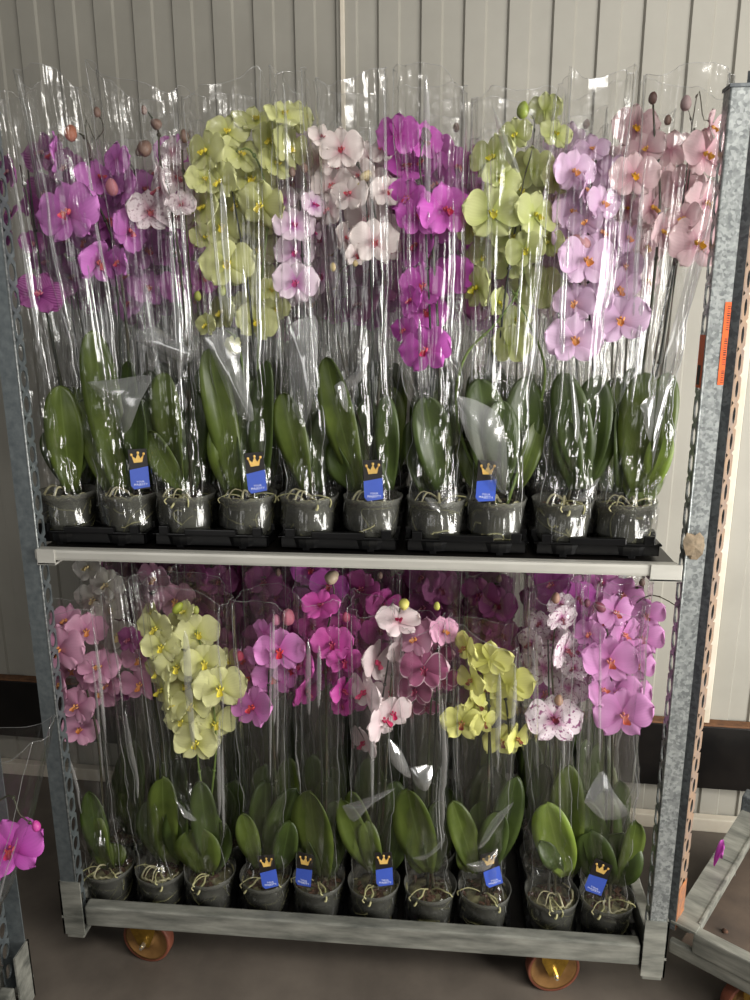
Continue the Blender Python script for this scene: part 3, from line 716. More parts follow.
# ------------------------------------------------------------------ trays
def tray_mesh(nx, ny, wx, wy_):
    b = MB(); t = .0018
    b.box(-wx/2+.008, wx/2-.008, -wy_/2+.008, wy_/2-.008, .006, .006+t)
    for s_ in (-1, 1):
        y = s_*(wy_/2-.005); b.box(-wx/2, wx/2, y-.005, y+.005, .026, .030, None, .0012)
        b.box(-wx/2+.004, wx/2-.004, y-.001, y+.001, .006, .027)
        b.box(-wx*.22, wx*.22, y-.006, y+.006, .028, .040, None, .0015)
        for q in (-1, 1):
            b.box(q*wx*.40-.010, q*wx*.40+.010, y-.006, y+.004, .0285, .046, None, .0015)
            b.box(q*wx*.27-.007, q*wx*.27+.007, y-.004, y+.008, .0, .024, None, .001)
        x = s_*(wx/2-.005); b.box(x-.005, x+.005, -wy_/2, wy_/2, .026, .030, None, .0012); b.box(x-.001, x+.001, -wy_/2+.004, wy_/2-.004, .006, .027)
        for k in range(ny): b.box(x-.006, x+.006, -wy_/2+wy_*(k+.5)/ny-.012, -wy_/2+wy_*(k+.5)/ny+.012, .028, .042, None, .0015)
    for i in range(nx):
        for j in range(ny):
            cx_ = (i-(nx-1)/2)*wx/nx*1.05; cy_ = (j-(ny-1)/2)*.125
            for z0, z1 in ((.006, .024),):
                b.lathe([(.0555, z0), (.0575, z1), (.0595, z1+.002), (.0590, z1), (.0570, z0)], 24, (cx_, cy_, 0))
    return mesh('carry_tray', b.V, b.F, BLACKP, False)
TRAY = tray_mesh(2, 4, .244, .488)
ORD = ['leftmost', 'second from the left', 'middle', 'second from the right', 'rightmost']
ZB = {1: SH+.003, 0: ZT-.058}
XT = {1: (.127, .385, .648, .905, 1.160), 0: (.134, .387, .647, .907, 1.187)}
XP = {1: (.058, .195, .320, .451, .581, .714, .845, .965, 1.098, 1.221), 0: (.068, .199, .319, .454, .581, .712, .844, .969, 1.122, 1.246)}
for lev in (1, 0):
    for k in range(5):
        o = link('carry_tray', TRAY); o.location = (XT[lev][k], .285, ZB[lev]-.0075)
        tag(o, 'black plastic carry tray, %s of the five on the %s shelf' % (ORD[k], 'upper' if lev else 'bottom'), 'tray', 'carry trays under the pots on the %s shelf' % ('upper' if lev else 'bottom'))

# ------------------------------------------------------------------ the front row, plant by plant
RY = .1
def front(lev, k, var, label, flowers, buds, stems, leaves, mouth, tagp=None, lcol=0, roots=3, fy=.082, fold_glints=()):
    root = empty('potted_orchid', (XP[lev][k], RY, ZB[lev])); sd = lev*100+k*7+3
    tag(root, label, 'orchid', 'wrapped orchids on the %s shelf' % ('upper' if lev else 'bottom'))
    pot_group(root, sd, roots=roots)
    for j, L_ in enumerate(leaves):
        bx, by, tx, ty, w_ = L_[:5]; mt = LEAF[L_[5] if len(L_) > 5 else lcol]; yb = RY-.012+.008*(j % 3); yt = RY-.03+.022*(j % 3)
        base = at(bx, by, yb); base.z = max(base.z, ZB[lev]+POT_H-.014)
        base.x = max(root.location.x-.04, min(root.location.x+.04, base.x))
        tip = at(tx, ty, yt)
        leaf(root, base, tip, w_*mpp(tip), mt, .012, sd+j)
    for j, st in enumerate(stems):
        col = st[0]; pts = [at(x, y, fy+.008) for x, y in zip(st[1::2], st[2::2])]
        base = Vector((root.location.x+.014*(j-.5), RY, ZB[lev]+POT_H-.02))
        stem(root, [base]+pts, .0036 if col != 't' else .0014, {'d': STAKE, 'g': STEMG, 'b': STEMD, 't': STEMD}[col], 'stake' if col == 'd' else 'flower_stem')
    for j, fl_ in enumerate(flowers):
        px, py, sz = fl_[:3]; yaw, pit, rol = (list(fl_[3:6])+[0, 0, 0])[:3] if len(fl_) > 3 else (rn.uniform(-42, 42), rn.uniform(-18, 30), rn.uniform(-25, 25))
        v = fl_[6] if len(fl_) > 6 else var
        Y = fy-.012+.026*(j % 3) if len(fl_) <= 7 else fl_[7]
        p = at(px, py, Y); flower(root, v, p, sz*mpp(p)*1.04, yaw, pit, rol)
    for bx in buds:
        p = at(bx[0], bx[1], fy-.004); bud(root, p, bx[2]*mpp(p), bx[3] if len(bx) > 3 else (150, 120, 90), bx[4] if len(bx) > 4 else 0)
    xl, yl, xr, yr = mouth
    sl = sleeve(root, root.location, ZB[lev]+.035, at(xl, yl, .095), at(xr, yr, .095), .056, sd)
    for k, poly in enumerate(fold_glints):
        pts = [at(x, y, .034+.010*((j*7+k) % 3)) for j, (x, y) in enumerate(zip(poly[::2], poly[1::2]))]
        fold_glint(sl, root, pts)
    if tagp: p = at(tagp[0], tagp[1], RY-.052); plant_tag(root, p, tagp[2], tagp[3], -6, 1.0)
    return root
BR = (132, 104, 92); GB = (176, 184, 90); PB = (206, 130, 160)
front(1, 0, 'striped_purple', 'orchid with small striped purple flowers in clear sleeve, leftmost on the upper shelf front',
      [(10, 172, 34, -35, 0, 20), (29, 205, 27, 160, 0, 0), (4, 232, 30), (40, 294, 46, 20, 15, 20), (33, 243, 26, 30, 0, 0), (-4, 190, 30), (12, 215, 24)], [],
      [('d', 62, 400, 42, 280, 28, 170), ('b', 70, 430, 50, 330, 34, 230, 20, 165)], [(72, 492, 60, 385, 30), (66, 490, 88, 398, 26, 1), (78, 494, 48, 430, 22, 1)], (-26, 96, 22, 92))
front(1, 1, 'pink_purple', 'orchid with large pink-purple flowers and forked bud tips, second on the upper shelf front',
      [(56, 155, 44, -62, 5, 10), (70, 214, 66, -8, 8, -8, 'pink_purple', .062), (110, 222, 54, 35, 5, 10), (97, 262, 48, 60, -20, 5), (101, 180, 50, 40, 30, 0), (122, 190, 46), (116, 160, 36, 150, 0, 0), (128, 232, 46, 70, 0, 30), (86, 240, 36, -20, -30, 0), (120, 262, 34)],
      [(71, 133, 17, (176, 110, 84), 20), (112, 187, 17, (204, 130, 140), -20), (97, 112, 10, BR)],
      [('d', 122, 400, 118, 300, 108, 210), ('b', 132, 420, 126, 320, 116, 250, 98, 205, 82, 180, 90, 158, 87, 140, 74, 130), ('t', 88, 152, 96, 140, 104, 128, 97, 112)],
      [(120, 492, 92, 330, 30), (110, 490, 84, 385, 28), (122, 495, 110, 395, 30), (140, 490, 140, 395, 24, 1), (128, 492, 130, 360, 26, 1)], (22, 76, 90, 90), (141, 489, 6, -3), fold_glints=((87, 382, 118, 379, 151, 376, 140, 402, 126, 433, 108, 408),))
front(1, 2, 'speckled_white', 'orchid with maroon-speckled white flowers and brown buds, upper shelf front beside the yellow-green one',
      [(162, 190, 46, -55, 0, 0), (150, 212, 44, 25, 0, 0), (176, 178, 44, 45, 0, 0), (182, 204, 28, 10, 0, 0), (172, 152, 34, 160, 0, 0), (176, 218, 34), (158, 172, 28, -70, 0, 0)],
      [(144, 110, 9, BR), (156, 124, 15, BR, 70), (145, 148, 20, BR, 50), (184, 136, 13, BR)],
      [('d', 180, 400, 176, 300, 172, 200), ('b', 190, 400, 184, 300, 172, 210, 160, 160, 158, 130, 148, 112), ('b', 186, 420, 192, 330, 186, 220, 182, 150)],
      [(180, 492, 164, 372, 28), (172, 490, 142, 398, 24, 1), (190, 494, 196, 390, 26, 1), (184, 494, 150, 430, 22)], (93, 74, 186, 96), roots=6, fold_glints=((134, 340, 146, 325, 170, 335, 193, 352, 186, 364, 158, 352),))
front(1, 3, 'yellow_green', 'tall orchid with a dense yellow-green cascade, upper shelf front, fourth from the left',
      [(207, 152, 46, -25, 10, 0), (228, 133, 42, 10, 25, 10), (256, 122, 46, 20, 45, 0), (284, 116, 40, 30, 40, 0), (288, 148, 44, 50, 0, 20), (252, 180, 54, 10, 5, 0), (205, 180, 38), (206, 208, 42), (222, 226, 46, 10, -10, 0), (228, 264, 54, 5, 5, -5, 'yellow_green', .062),
       (276, 165, 38), (206, 238, 32), (262, 205, 50), (240, 155, 44), (224, 312, 40, -40, 0, 0), (207, 325, 26, -30, 0, 0), (257, 322, 42, 10, 5, 15), (276, 308, 28), (222, 182, 44), (272, 140, 40), (238, 205, 40), (232, 346, 22, 60, 0, 0), (270, 290, 26), (296, 118, 34)],
      [(262, 295, 12, GB), (198, 296, 10, GB), (222, 290, 12, GB)],
      [('d', 256, 420, 250, 300, 232, 190), ('g', 268, 470, 258, 380, 262, 280, 268, 200, 250, 150, 225, 160), ('g', 250, 440, 240, 350, 226, 330)],
      [(236, 492, 208, 348, 26), (234, 496, 229, 412, 38), (238, 470, 236, 356, 30), (262, 490, 268, 360, 24, 1), (248, 494, 252, 380, 22, 1)], (188, 96, 272, 84), (258, 493, 4, -5), roots=5, fold_glints=((205, 338, 228, 336, 244, 375, 254, 420, 236, 412, 222, 380), (214, 330, 236, 330, 240, 360, 222, 375),))
front(1, 4, 'white_purple', 'orchid with two white purple-throated flowers, upper shelf front beside the yellow-green cascade',
      [(294, 226, 42, 20, 20, 0), (295, 253, 40, 5, 5, 0), (296, 283, 45, 5, 5, 10, 'white_purple', .062), (313, 205, 30, 50, 10, 0), (312, 232, 26, 70, 0, 0), (284, 200, 30, 160, 0, 0)],
      [(304, 168, 10, BR), (292, 172, 10, BR)],
      [('d', 306, 400, 304, 300, 300, 200), ('b', 310, 400, 310, 300, 308, 220, 304, 170)], [(308, 492, 284, 392, 26), (304, 492, 298, 420, 20, 1), (318, 492, 328, 400, 20, 1)], (273, 74, 309, 82), roots=6, fold_glints=((290, 324, 304, 318, 318, 322, 314, 392, 303, 426, 290, 392),))
front(1, 5, 'white_red_lip', 'orchid with many white red-lipped flowers, upper shelf front between purple-throated and magenta ones',
      [(342, 150, 44, 0, 5, 0), (333, 186, 42, -5, 5, 5), (370, 160, 42, 20, 30, 0), (386, 192, 34, 20, 0, 0), (330, 210, 36, -40, 0, 0), (367, 218, 44, -5, 5, 0), (374, 242, 48, 10, 0, 0), (344, 238, 34, 60, 0, 10), (318, 160, 38, 160, 0, 0), (350, 195, 40), (384, 150, 34), (372, 186, 44, 160, 20, 0), (322, 138, 30), (358, 176, 38), (384, 225, 34), (356, 255, 26, 30, -20, 0), (334, 165, 36), (388, 250, 30)],
      [(333, 267, 9, (206, 184, 132)), (355, 262, 9, (206, 184, 132)), (366, 176, 14, (220, 200, 150), 50), (360, 188, 13, (214, 196, 130), 20)],
      [('d', 372, 400, 372, 300, 366, 200), ('b', 378, 400, 384, 300, 372, 200, 350, 150), ('t', 338, 340, 338, 280, 346, 265, 355, 262)],
      [(360, 492, 327, 356, 28), (352, 492, 332, 440, 20, 1), (372, 490, 366, 400, 22, 1), (390, 490, 386, 395, 20, 1)], (311, 84, 390, 80), (374, 501, -3, -3), fold_glints=((334, 386, 344, 382, 348, 412, 340, 402), (345, 380, 362, 366, 368, 340, 366, 372, 350, 390),))
front(1, 6, 'magenta', 'orchid with a long magenta cascade, upper shelf front, right of the white red-lipped one',
      [(397, 136, 46, 160, 0, 0), (424, 142, 40, 30, 0, 0), (404, 168, 44), (408, 198, 40), (445, 211, 58, 22, 8, -6, 'magenta', .062), (418, 246, 50, -45, 5, -10), (419, 216, 46, 10, 0, 0), (424, 286, 48, -15, 5, 0), (425, 312, 46, 15, 0, 20), (426, 350, 52, -18, 0, -10, 'magenta', .062), (452, 276, 46, 150, 0, 0), (438, 232, 40), (412, 300, 32, -50, 0, 0), (405, 330, 30, -30, 0, 0), (424, 160, 38)],
      [(426, 134, 14, (110, 70, 90), 30)], [('d', 432, 420, 430, 320, 424, 200), ('b', 440, 420, 438, 330, 432, 240, 420, 170, 424, 140)],
      [(440, 490, 424, 396, 32, 1), (432, 490, 442, 420, 24), (424, 492, 412, 420, 22, 1)], (393, 76, 468, 86), roots=4, fold_glints=((440, 505, 450, 488, 456, 500, 446, 508), (424, 497, 436, 500, 440, 512, 430, 508),))
front(1, 7, 'lime_green', 'orchid with pale lime-green flowers on bowed green stems, upper shelf front, third from the right',
      [(494, 158, 48, -30, 10, 0), (532, 170, 46, 160, 20, 0), (492, 214, 58, 5, 8, 0, 'lime_green', .062), (534, 216, 50, 35, 5, 10), (511, 236, 44, 10, 0, 0), (484, 257, 36, -10, 0, 0), (479, 288, 48, -60, 0, 0), (497, 302, 34, 60, -10, 0), (534, 288, 54, 160, 0, 0), (510, 345, 44, 150, 0, 0), (548, 243, 34), (545, 110, 34, 160, 30, 0), (516, 135, 34), (555, 135, 34), (520, 190, 44), (500, 180, 40), (508, 262, 44, 150, 0, 0), (474, 232, 34), (526, 250, 40), (555, 180, 36), (516, 320, 34)],
      [(523, 110, 17, (150, 168, 60), 10)],
      [('d', 498, 420, 502, 320, 520, 200), ('g', 466, 450, 456, 400, 466, 355, 497, 322, 520, 285, 530, 220), ('g', 518, 470, 536, 420, 545, 370, 530, 325, 512, 290), ('t', 520, 250, 522, 190, 532, 150, 534, 120, 524, 110)],
      [(490, 492, 478, 378, 34, 1), (506, 490, 526, 376, 34, 1), (480, 492, 462, 440, 18), (500, 490, 500, 400, 30, 1), (520, 490, 540, 420, 18)], (472, 96, 557, 104), (485, 502, 0, 3), fold_glints=((456, 396, 475, 400, 500, 416, 507, 450, 505, 494, 488, 474, 466, 436), (492, 104, 503, 128, 520, 172, 506, 160, 498, 134),))
front(1, 8, 'lilac', 'orchid with many pale lilac flowers, upper shelf front, second from the right',
      [(573, 172, 46, 20, 5, 0), (571, 212, 44, 20, 5, 0), (606, 176, 46, 150, 0, 10), (586, 261, 58, 8, 8, 0, 'lilac', .062), (626, 238, 36, 40, 0, 0), (618, 288, 46, 20, -20, 0), (575, 303, 42, -20, 0, 0), (574, 340, 56, 0, 10, 0, 'lilac', .062), (621, 320, 54, -15, 5, -10, 'lilac', .062), (602, 204, 40), (610, 240, 44, 160, 0, 0), (592, 150, 34), (584, 190, 38, 70, 0, 0), (600, 232, 36), (606, 270, 44), (592, 300, 40, 160, 0, 0), (568, 240, 36), (626, 265, 34), (586, 222, 36)],
      [(580, 243, 24, (196, 140, 146), 60), (602, 213, 12, (190, 140, 130))],
      [('d', 594, 420, 590, 330, 588, 220), ('b', 580, 430, 576, 330, 586, 220, 596, 160)],
      [(586, 488, 562, 372, 30, 1), (592, 488, 598, 375, 32, 1), (596, 475, 618, 380, 13), (574, 490, 566, 420, 24, 1), (600, 488, 612, 410, 24, 1)], (560, 84, 636, 74), roots=6, fold_glints=((576, 500, 590, 485, 600, 478, 588, 500), (568, 350, 580, 420, 575, 440),))
front(1, 9, 'peach_pink', 'orchid with big peach-pink yellow-lipped flowers, rightmost on the upper shelf front',
      [(704, 156, 54, 18, 8, 0, 'peach_pink', .062), (706, 204, 50, 15, 0, 0), (696, 244, 60, 10, 5, 0, 'peach_pink', .062), (710, 128, 36, 60, 0, 0), (680, 188, 48, 160, 0, 0), (635, 128, 46, 0, 0, 0), (634, 176, 48, 0, 0, 0), (650, 208, 44, 40, 0, 0), (672, 150, 40, 150, 0, 0), (660, 232, 40, 50, 0, 0), (646, 150, 40), (628, 210, 36), (684, 220, 38)],
      [(653, 98, 12, (96, 66, 60)), (686, 103, 15, (176, 150, 150)), (668, 120, 10, BR)],
      [('d', 655, 380, 668, 310, 684, 200), ('d', 648, 400, 660, 330, 680, 230), ('b', 640, 400, 652, 300, 660, 200, 655, 140, 653, 102), ('t', 690, 170, 692, 130, 688, 108), ('t', 692, 125, 704, 120, 716, 124)],
      [(636, 492, 645, 372, 36), (648, 485, 668, 372, 26), (638, 506, 640, 458, 34), (654, 490, 664, 430, 22, 2), (620, 492, 624, 400, 22, 1)], (640, 76, 731, 84), roots=5, fold_glints=((640, 405, 656, 395, 652, 440, 646, 432), (688, 270, 714, 215, 704, 262, 662, 400, 652, 470, 660, 380),))
# bottom shelf
front(0, 0, 'rose_pink', 'orchid with a short rose-pink cascade, leftmost on the bottom shelf front',
      [(60, 649, 54, -5, 8, 0, 'rose_pink', .062), (86, 630, 40, 30, 5, 10), (67, 621, 36, -10, 30, 0), (100, 668, 42, 0, 45, 0), (63, 684, 38, -50, 0, 0), (100, 692, 42, 20, 20, 0), (78, 706, 38, -10, 15, 20), (80, 730, 36, 20, 35, 20), (70, 668, 36), (88, 678, 38, 160, 0, 0), (108, 684, 30)],
      [(45, 629, 12, (190, 100, 120)), (46, 650, 9, (190, 100, 120))], [('d', 108, 800, 100, 720, 86, 650), ('b', 104, 820, 98, 740, 84, 680, 72, 640, 50, 628)],
      [(108, 868, 97, 816, 24), (112, 870, 101, 836, 24), (118, 872, 113, 842, 22), (106, 868, 90, 790, 20, 1)], (36, 614, 104, 604), fy=.09, roots=5)
front(0, 1, 'plum', 'orchid with big upright leaves and dim mauve flowers, second on the bottom shelf front',
      [(140, 658, 36, 0, 0, 0, 'rose_pink', .11), (141, 683, 42, 0, 0, 0, 'rose_pink', .11), (127, 690, 30), (130, 640, 30)], [], [('d', 160, 760, 152, 680, 146, 620), ('b', 164, 780, 156, 700, 144, 640)],
      [(168, 860, 163, 776, 26), (170, 862, 172, 806, 34), (160, 860, 149, 800, 22, 1), (176, 862, 182, 800, 22, 1)], (106, 586, 140, 578), roots=6)
front(0, 2, 'soft_yellow', 'orchid with a dense soft yellow cascade and lime centres, third on the bottom shelf front',
      [(157, 628, 40, -15, 5, 0), (162, 646, 40, 5, 5, 0, 'soft_yellow', .062), (177, 666, 44, 10, 5, 0, 'soft_yellow', .062), (204, 662, 44, 20, 5, 0), (197, 634, 44, 30, 20, 0), (220, 687, 52, 15, 5, 0, 'soft_yellow', .062), (192, 704, 40, 0, 0, 0), (197, 742, 44, 0, 15, 0, 'soft_yellow', .062), (152, 614, 26, -40, 20, 0), (164, 690, 42, -50, 0, 0), (213, 722, 46, 40, 0, 0), (183, 624, 34), (160, 672, 36, -30, 0, 0), (186, 684, 40), (206, 705, 40), (182, 720, 34), (190, 650, 38), (224, 660, 30, 60, 0, 0), (175, 705, 34), (172, 640, 34), (206, 736, 34), (186, 612, 26)],
      [(178, 608, 14, (190, 204, 70), 40), (148, 647, 10, GB), (196, 610, 9, GB)],
      [('g', 222, 830, 203, 790, 196, 740, 190, 680, 180, 630), ('g', 206, 840, 212, 790, 216, 740, 210, 680, 196, 630)],
      [(205, 872, 197, 826, 38), (214, 870, 226, 822, 24, 1), (198, 870, 188, 800, 22, 1), (212, 868, 200, 780, 22, 1)], (142, 576, 231, 596), fy=.08, fold_glints=((174, 797, 184, 808, 197, 820, 186, 818),))
front(0, 3, 'bright_pink', 'orchid with bright pink red-lipped flowers, bottom shelf front right of the soft yellow cascade',
      [(280, 650, 50, 8, 5, 0, 'bright_pink', .062), (275, 676, 44, 5, 5, 0), (251, 678, 40, -40, 0, 0), (254, 707, 46, -20, 20, 0, 'bright_pink', .062), (264, 632, 28, 160, 0, 0), (246, 660, 28, -30, 0, 0), (262, 655, 34), (290, 668, 34), (262, 692, 32)],
      [(288, 617, 18, (206, 120, 140)), (240, 656, 11, (226, 90, 120)), (276, 620, 12, PB)], [('d', 272, 800, 268, 720, 270, 640), ('b', 276, 800, 272, 700, 282, 640, 288, 620)],
      [(258, 868, 243, 812, 18), (268, 870, 297, 788, 30, 1), (264, 868, 266, 780, 26, 1), (280, 870, 290, 820, 20, 1)], (234, 596, 292, 600), (271, 888, 4, -8))
front(0, 4, 'deep_pink', 'orchid with deep pink flowers under a brown-white bud, bottom shelf front, fifth from the left',
      [(321, 606, 38, 0, 50, 0, 'deep_pink', .062), (332, 643, 42, 10, 5, 0, 'deep_pink', .062), (304, 640, 38, -50, 0, 0), (303, 664, 38, -40, 0, 0), (305, 690, 42, 60, -10, 20), (331, 668, 38, -55, 0, 0), (342, 690, 32, 50, 0, 0), (342, 706, 24), (312, 625, 30), (344, 660, 36), (318, 650, 30, 150, 0, 0), (344, 625, 34)],
      [(332, 577, 19, (196, 176, 150), 80), (346, 617, 11, (190, 90, 120))], [('d', 322, 800, 320, 720, 318, 640), ('b', 326, 800, 326, 700, 326, 640, 334, 600, 332, 580)],
      [(325, 876, 311, 790, 36), (318, 876, 302, 830, 20, 1), (330, 876, 336, 800, 24, 1)], (295, 588, 346, 600), (303, 886, -12, 4))
front(0, 5, 'white_pink_lip', 'orchid with white crimson-lipped flowers, bottom shelf front right of the deep pink one',
      [(367, 692, 46, -45, 5, 0, 'white_pink_lip', .062), (381, 719, 52, 60, 5, 0, 'white_pink_lip', .062), (366, 742, 40, -50, -10, 0), (398, 622, 44, 20, 60, 0), (374, 662, 48, 60, 0, 20), (400, 672, 42, 160, 0, 0), (392, 712, 40), (402, 645, 40), (392, 690, 38)],
      [(404, 604, 15, (214, 206, 110), 80)], [('d', 378, 800, 380, 720, 392, 640), ('b', 384, 800, 390, 700, 394, 650, 400, 608)],
      [(372, 872, 342, 798, 22), (380, 872, 352, 790, 24), (386, 870, 396, 780, 26, 1), (378, 872, 366, 820, 20), (392, 870, 404, 810, 18, 1)], (348, 600, 396, 606), (385, 886, 3, -3), fold_glints=((388, 738, 402, 752, 411, 778, 392, 764), (342, 806, 366, 798, 396, 788, 372, 804, 354, 822),))
front(0, 6, 'burgundy', 'orchid with dusky burgundy white-rimmed flowers, bottom shelf front left of the lemon yellow one',
      [(424, 668, 48, 0, 5, 0, 'burgundy', .062), (416, 690, 36, -20, 0, 0), (429, 636, 46, 150, 20, 0, 'rose_pink'), (416, 640, 38, -30, 30, 0, 'rose_pink'), (443, 680, 32, 20, 0, 0), (426, 706, 26, 0, -10, 0), (443, 632, 34, 40, 30, 0, 'rose_pink'), (436, 655, 36)],
      [(437, 606, 9, (190, 190, 90))], [('d', 432, 800, 436, 720, 438, 620), ('b', 428, 800, 430, 720, 436, 650)],
      [(428, 872, 408, 788, 34), (434, 872, 438, 800, 26, 1), (424, 872, 416, 830, 24)], (398, 618, 448, 620), roots=3, fold_glints=((412, 858, 430, 852, 443, 838, 442, 846, 424, 860), (410, 768, 432, 766, 428, 790, 416, 786),))
front(0, 7, 'lemon_yellow', 'orchid with lemon yellow maroon-lipped flowers, bottom shelf front, third from the right',
      [(467, 648, 38, -65, 0, 0, 'lemon_yellow', .062), (490, 660, 44, 165, 10, 0, 'lemon_yellow', .062), (508, 684, 50, 160, 5, 0, 'lemon_yellow', .062), (473, 680, 36, -50, 0, 0), (476, 703, 38, 40, 0, 0), (462, 722, 42, -5, 10, 0, 'lemon_yellow', .062), (482, 722, 32, 30, 0, 0), (498, 708, 34, 160, 0, 0), (500, 740, 40, 20, 0, 10), (515, 738, 36, 50, 0, 0, 'lemon_yellow', .062), (484, 690, 36)],
      [(473, 713, 10, (200, 220, 60))], [('d', 492, 800, 490, 740, 488, 660), ('b', 488, 800, 489, 720, 484, 680, 476, 660), ('d', 512, 800, 508, 720, 502, 680)],
      [(475, 872, 452, 800, 22), (490, 872, 516, 775, 24, 1), (480, 872, 478, 800, 28, 1), (486, 872, 500, 810, 24, 1), (470, 872, 462, 840, 20)], (450, 618, 520, 640), (495, 886, 10, -12), roots=3, fold_glints=((466, 864, 482, 860, 498, 848, 490, 868, 474, 872), (478, 848, 492, 820, 514, 802, 500, 822, 484, 846),))
front(0, 8, 'spotted_white', 'orchid with white flowers blotched deep purple, bottom shelf front, second from the right',
      [(554, 720, 54, 0, 40, 0, 'spotted_white', .062), (560, 604, 28, 20, 0, 0), (541, 623, 28, -40, 0, 0), (561, 618, 34), (532, 644, 36, -60, 0, 0), (545, 668, 50, 160, -10, 0), (564, 650, 44, 50, 0, 0), (568, 688, 40, 150, 0, 0), (554, 635, 34), (575, 668, 30)],
      [(559, 700, 12, (200, 160, 130)), (556, 598, 12, (180, 140, 120))], [('d', 552, 800, 550, 740, 548, 640), ('b', 558, 800, 556, 740, 552, 660, 558, 610)],
      [(566, 876, 547, 802, 34, 2), (566, 874, 568, 764, 28), (576, 874, 584, 790, 24, 1), (560, 872, 540, 840, 16, 1)], (522, 592, 574, 590), roots=7)
front(0, 9, 'orchid_pink', 'orchid with large mauve-pink flowers stacked in a row, rightmost on the bottom shelf front',
      [(609, 660, 54, 5, 8, 0, 'orchid_pink', .062), (616, 692, 48, 5, 5, 0), (622, 714, 58, 8, 8, 0, 'orchid_pink', .062), (590, 634, 32, -30, 20, 0), (614, 612, 40, 20, 10, 0), (622, 634, 40, 40, 0, 0), (601, 690, 36), (600, 620, 30), (632, 650, 34)],
      [(587, 603, 9, (120, 60, 80)), (600, 607, 13, (140, 70, 90), 50)], [('d', 606, 820, 606, 740, 604, 640), ('b', 612, 820, 612, 740, 610, 650, 600, 608)],
      [(606, 884, 590, 830, 34, 1), (612, 884, 622, 832, 40, 1), (604, 884, 602, 790, 28, 1), (618, 884, 636, 820, 20), (600, 884, 586, 800, 22, 1)], (577, 590, 646, 606), (592, 893, -16, 14), roots=4, fold_glints=((584, 802, 592, 784, 603, 771, 614, 792, 628, 814, 604, 820),))

# ------------------------------------------------------------------ the rows behind, mostly hidden
def back(lev, x, y, var, top, label, group, n=9, leafn=3, px_tag=None, seed=0, bright=1):
    r_ = random.Random(seed); root = empty('potted_orchid', (x, y, ZB[lev])); tag(root, label, 'orchid', group)
    link('pot', POTMESH, root); bl = link('root_ball', BALLMESH, root); link('bark_chips', CHIPMESH, bl)['kind'] = 'stuff'
    zt = ZB[lev]+top; z0 = ZB[lev]+POT_H-.015
    lean = r_.uniform(-.015, .015); path = []
    stem(root, [(x+.01, y, z0), (x+.008, y, z0+.25), (x+lean, y+.01, zt-.12), (x+lean, y, zt-.02), (x+lean-.02*r_.choice((-1, 1)), y-.02, zt)], .0028, STEMD)
    stem(root, [(x-.012, y, z0), (x-.012, y, z0+.25), (x+lean-.006, y+.012, zt-.1)], .0024, STAKE, 'stake')
    for k in range(n):
        t = k/(n-1); zz = zt-.02-.27*t; s_ = 1 if k % 2 else -1
        p = Vector((x+lean+s_*.026*r_.uniform(.5, 1.2), y-.02+r_.uniform(-.015, .02), zz+r_.uniform(-.01, .01)))
        flower(root, var, p, r_.uniform(.078, .098), s_*r_.uniform(-5, 40), r_.uniform(-10, 25), r_.uniform(-25, 25))
    bud(root, Vector((x+lean+.02, y-.02, zt+.012)), .018, BR)
    for k in range(leafn):
        a = r_.uniform(-1, 1); leaf(root, (x+.012*a, y, z0), (x+.04*a, y-.01+.02*r_.random(), z0+r_.uniform(.15, .28)), r_.uniform(.05, .07), LEAF[1 if k else 0], .012, seed+k)
    tz = zt+r_.uniform(.02, .045); h = .063
    if lev == 0: tz = min(tz, SH-.05)
    sleeve(root, root.location, ZB[lev]+.035, (x-h, y, tz+r_.uniform(-.01, .01)), (x+h, y, tz+r_.uniform(-.01, .01)), .047, seed, 34, 56)
    return root
UP2 = ['striped_purple', 'pink_purple', 'magenta', 'yellow_green', 'white_purple', 'plum', 'magenta', 'plum', 'lilac', 'peach_pink']
UP3 = ['plum', 'striped_purple', 'pink_purple', 'plum', 'lilac', 'magenta', 'plum', 'pink_purple', 'peach_pink', 'lilac']
LO2 = ['pure_white', 'rose_pink', 'plum', 'plum', 'magenta', 'deep_pink', 'plum', 'plum', 'magenta', 'orchid_pink']
LO3 = ['plum', 'plum', 'deep_pink', 'plum', 'deep_pink', 'plum', 'deep_pink', 'plum', 'orchid_pink', 'bright_pink']
FRN = {1: ['leftmost striped purple', 'large pink-purple', 'speckled white', 'yellow-green', 'purple-throated white', 'red-lipped white', 'long magenta', 'lime-green', 'pale lilac', 'peach-pink'],
       0: ['leftmost rose-pink', 'dim mauve big-leaved', 'soft yellow', 'bright pink', 'deep pink', 'crimson-lipped white', 'burgundy', 'lemon yellow', 'purple-blotched white', 'rightmost mauve-pink']}
COLN = {'striped_purple': 'striped purple', 'pink_purple': 'pink-purple', 'magenta': 'magenta', 'yellow_green': 'yellow-green', 'white_purple': 'white and purple', 'plum': 'plum purple', 'lilac': 'pale lilac', 'peach_pink': 'peach-pink', 'pure_white': 'white', 'rose_pink': 'rose pink', 'deep_pink': 'deep pink', 'orchid_pink': 'mauve-pink', 'bright_pink': 'bright pink'}
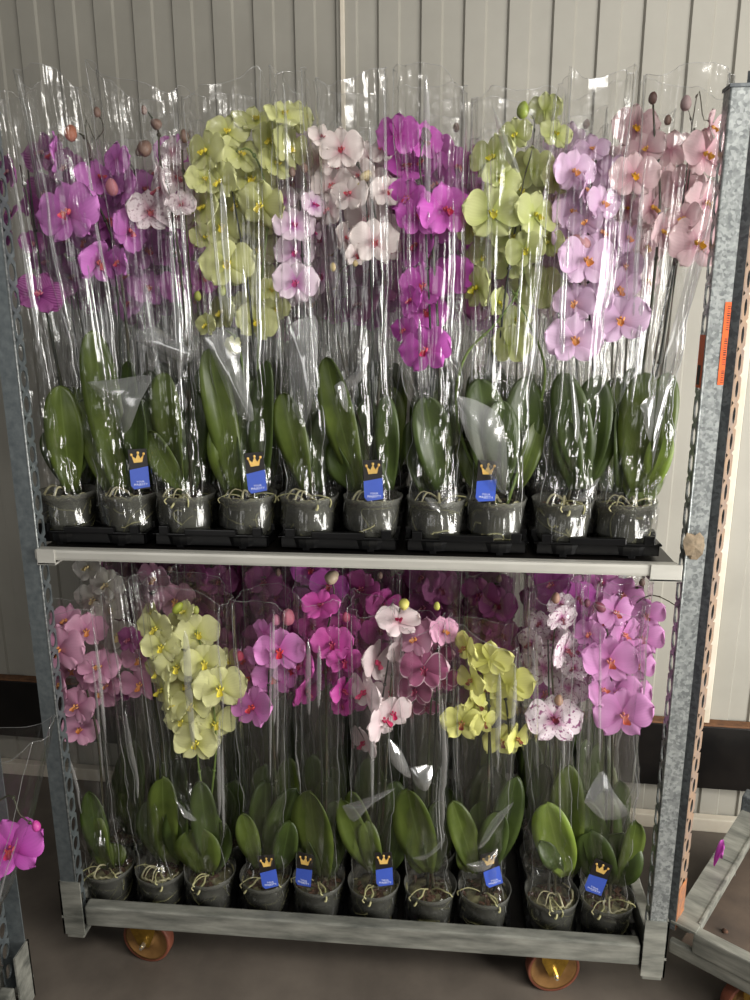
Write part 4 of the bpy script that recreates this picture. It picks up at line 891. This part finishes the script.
for lev, rows in ((1, (UP2, UP3, UP3[::-1])), (0, (LO2, LO3, LO3[::-1]))):
    for ri, row in enumerate(rows):
        for k, v in enumerate(row):
            sn = 'upper' if lev else 'bottom'; c = COLN[v]
            lb_ = '%s orchid %s the %s one, %s shelf' % (c, ('right behind', 'second behind', 'rearmost behind')[ri], FRN[lev][k], sn)
            back(lev, XP[lev][k]+(.014 if lev == 0 and k == 9 else 0), .1+.125*(ri+1), v, (.80 if lev else .83)-.02*ri-(.03 if k % 2 else 0), lb_, '%s orchids behind the front row, %s shelf' % (c, sn),
                 n=9 if ri < 2 else 6, leafn=4 if ri < 2 else 3, seed=lev*50+ri*500+k*13+7)

# a small spray of the rearmost-right plant pokes out behind the right post
rt = [o for o in C.objects if o.get('label') == 'mauve-pink orchid right behind the rightmost mauve-pink one, bottom shelf'][0]
p = at(703, 612, .19); flower(rt, 'orchid_pink', p, 26*mpp(p), 30, 10, 60); bud(rt, at(709, 611, .18), .012, (110, 70, 66), 70)
stem(rt, [rt.location+Vector((0, 0, .72)), rt.location+Vector((.06, -.01, .78)), p+Vector((-.02, 0, -.01)), p, at(709, 611, .185)], .0016, STEMD)
# orchid leaning out of the trolley at the lower left
root = empty('potted_orchid', (-.15, -.27, ZB[0]))
tag(root, 'magenta orchid in a clear sleeve leaning out of the trolley at the lower left', 'orchid')
pot_group(root, 5)
c1 = at(18, 832, -.25)
for (px, py, sz, yw, pt, rl) in ((12, 848, 66, 12, 20, -12), (-22, 866, 60, -10, 10, 0), (-24, 826, 50, 0, 0, 0)):
    p = at(px, py, -.27); flower(root, 'magenta', p, sz*mpp(p), yw, pt, rl)
bud(root, at(36, 826, -.29), .021, (206, 70, 160), 20)
stem(root, [(-.15, -.27, .24), (-.14, -.26, .45), at(0, 800, -.25), at(20, 815, -.26), at(34, 826, -.265)], .0028, STEMD)
leaf(root, (-.15, -.27, .24), (-.18, -.26, .42), .06, LEAF[0]); leaf(root, (-.14, -.27, .24), (-.1, -.28, .40), .055, LEAF[1])
sleeve(root, root.location, ZB[0]+.035, at(-75, 745, -.26), at(55, 732, -.26), .06, 61)
# fallen petal and crumbs on the empty trolley's base
p = atz(716, 866, ZT+.011); fp = link('fallen_petal', tepal(.03, .012, .4, 'petal', .3, 4)[0] and mesh('fallen_petal', *[tepal(.026, .012, .4, 'petal', .3, 4)[i] for i in (0, 1)], flower_data('magenta')[0][1].materials[0], True, tepal(.026, .012, .4, 'petal', .3, 4)[2]))
fp.location = p+Vector((-.005, 0, 0)); fp.rotation_euler = (-1.45, 0, -.75); tag(fp, 'small magenta orchid petal fallen on the empty trolley rail', 'petal')
r_ = random.Random(2)
for (px, py, nm, col, lb_) in ((725, 931, 'pebble', BARK, 'round grey-brown crumb on the empty base board, farthest from the rail'), (728, 952, 'crumb', ROOTP, 'pale crumb beside the front rail of the empty trolley'), (744, 957, 'crumb', ROOT, 'pale crumb near the right picture edge on the empty trolley')):
    p = atz(px, py, ZT-.060+.004); g = ellipsoid((0, 0, 0), (.0075, .006, .005), 9, 6)
    V = [Vector(v)*(1+.35*noise.noise(Vector(v)*300+p*9)) for v in g[0]]
    o = link(nm, mesh(nm, V, g[1], col, True)); o.location = p; tag(o, lb_, 'crumb')
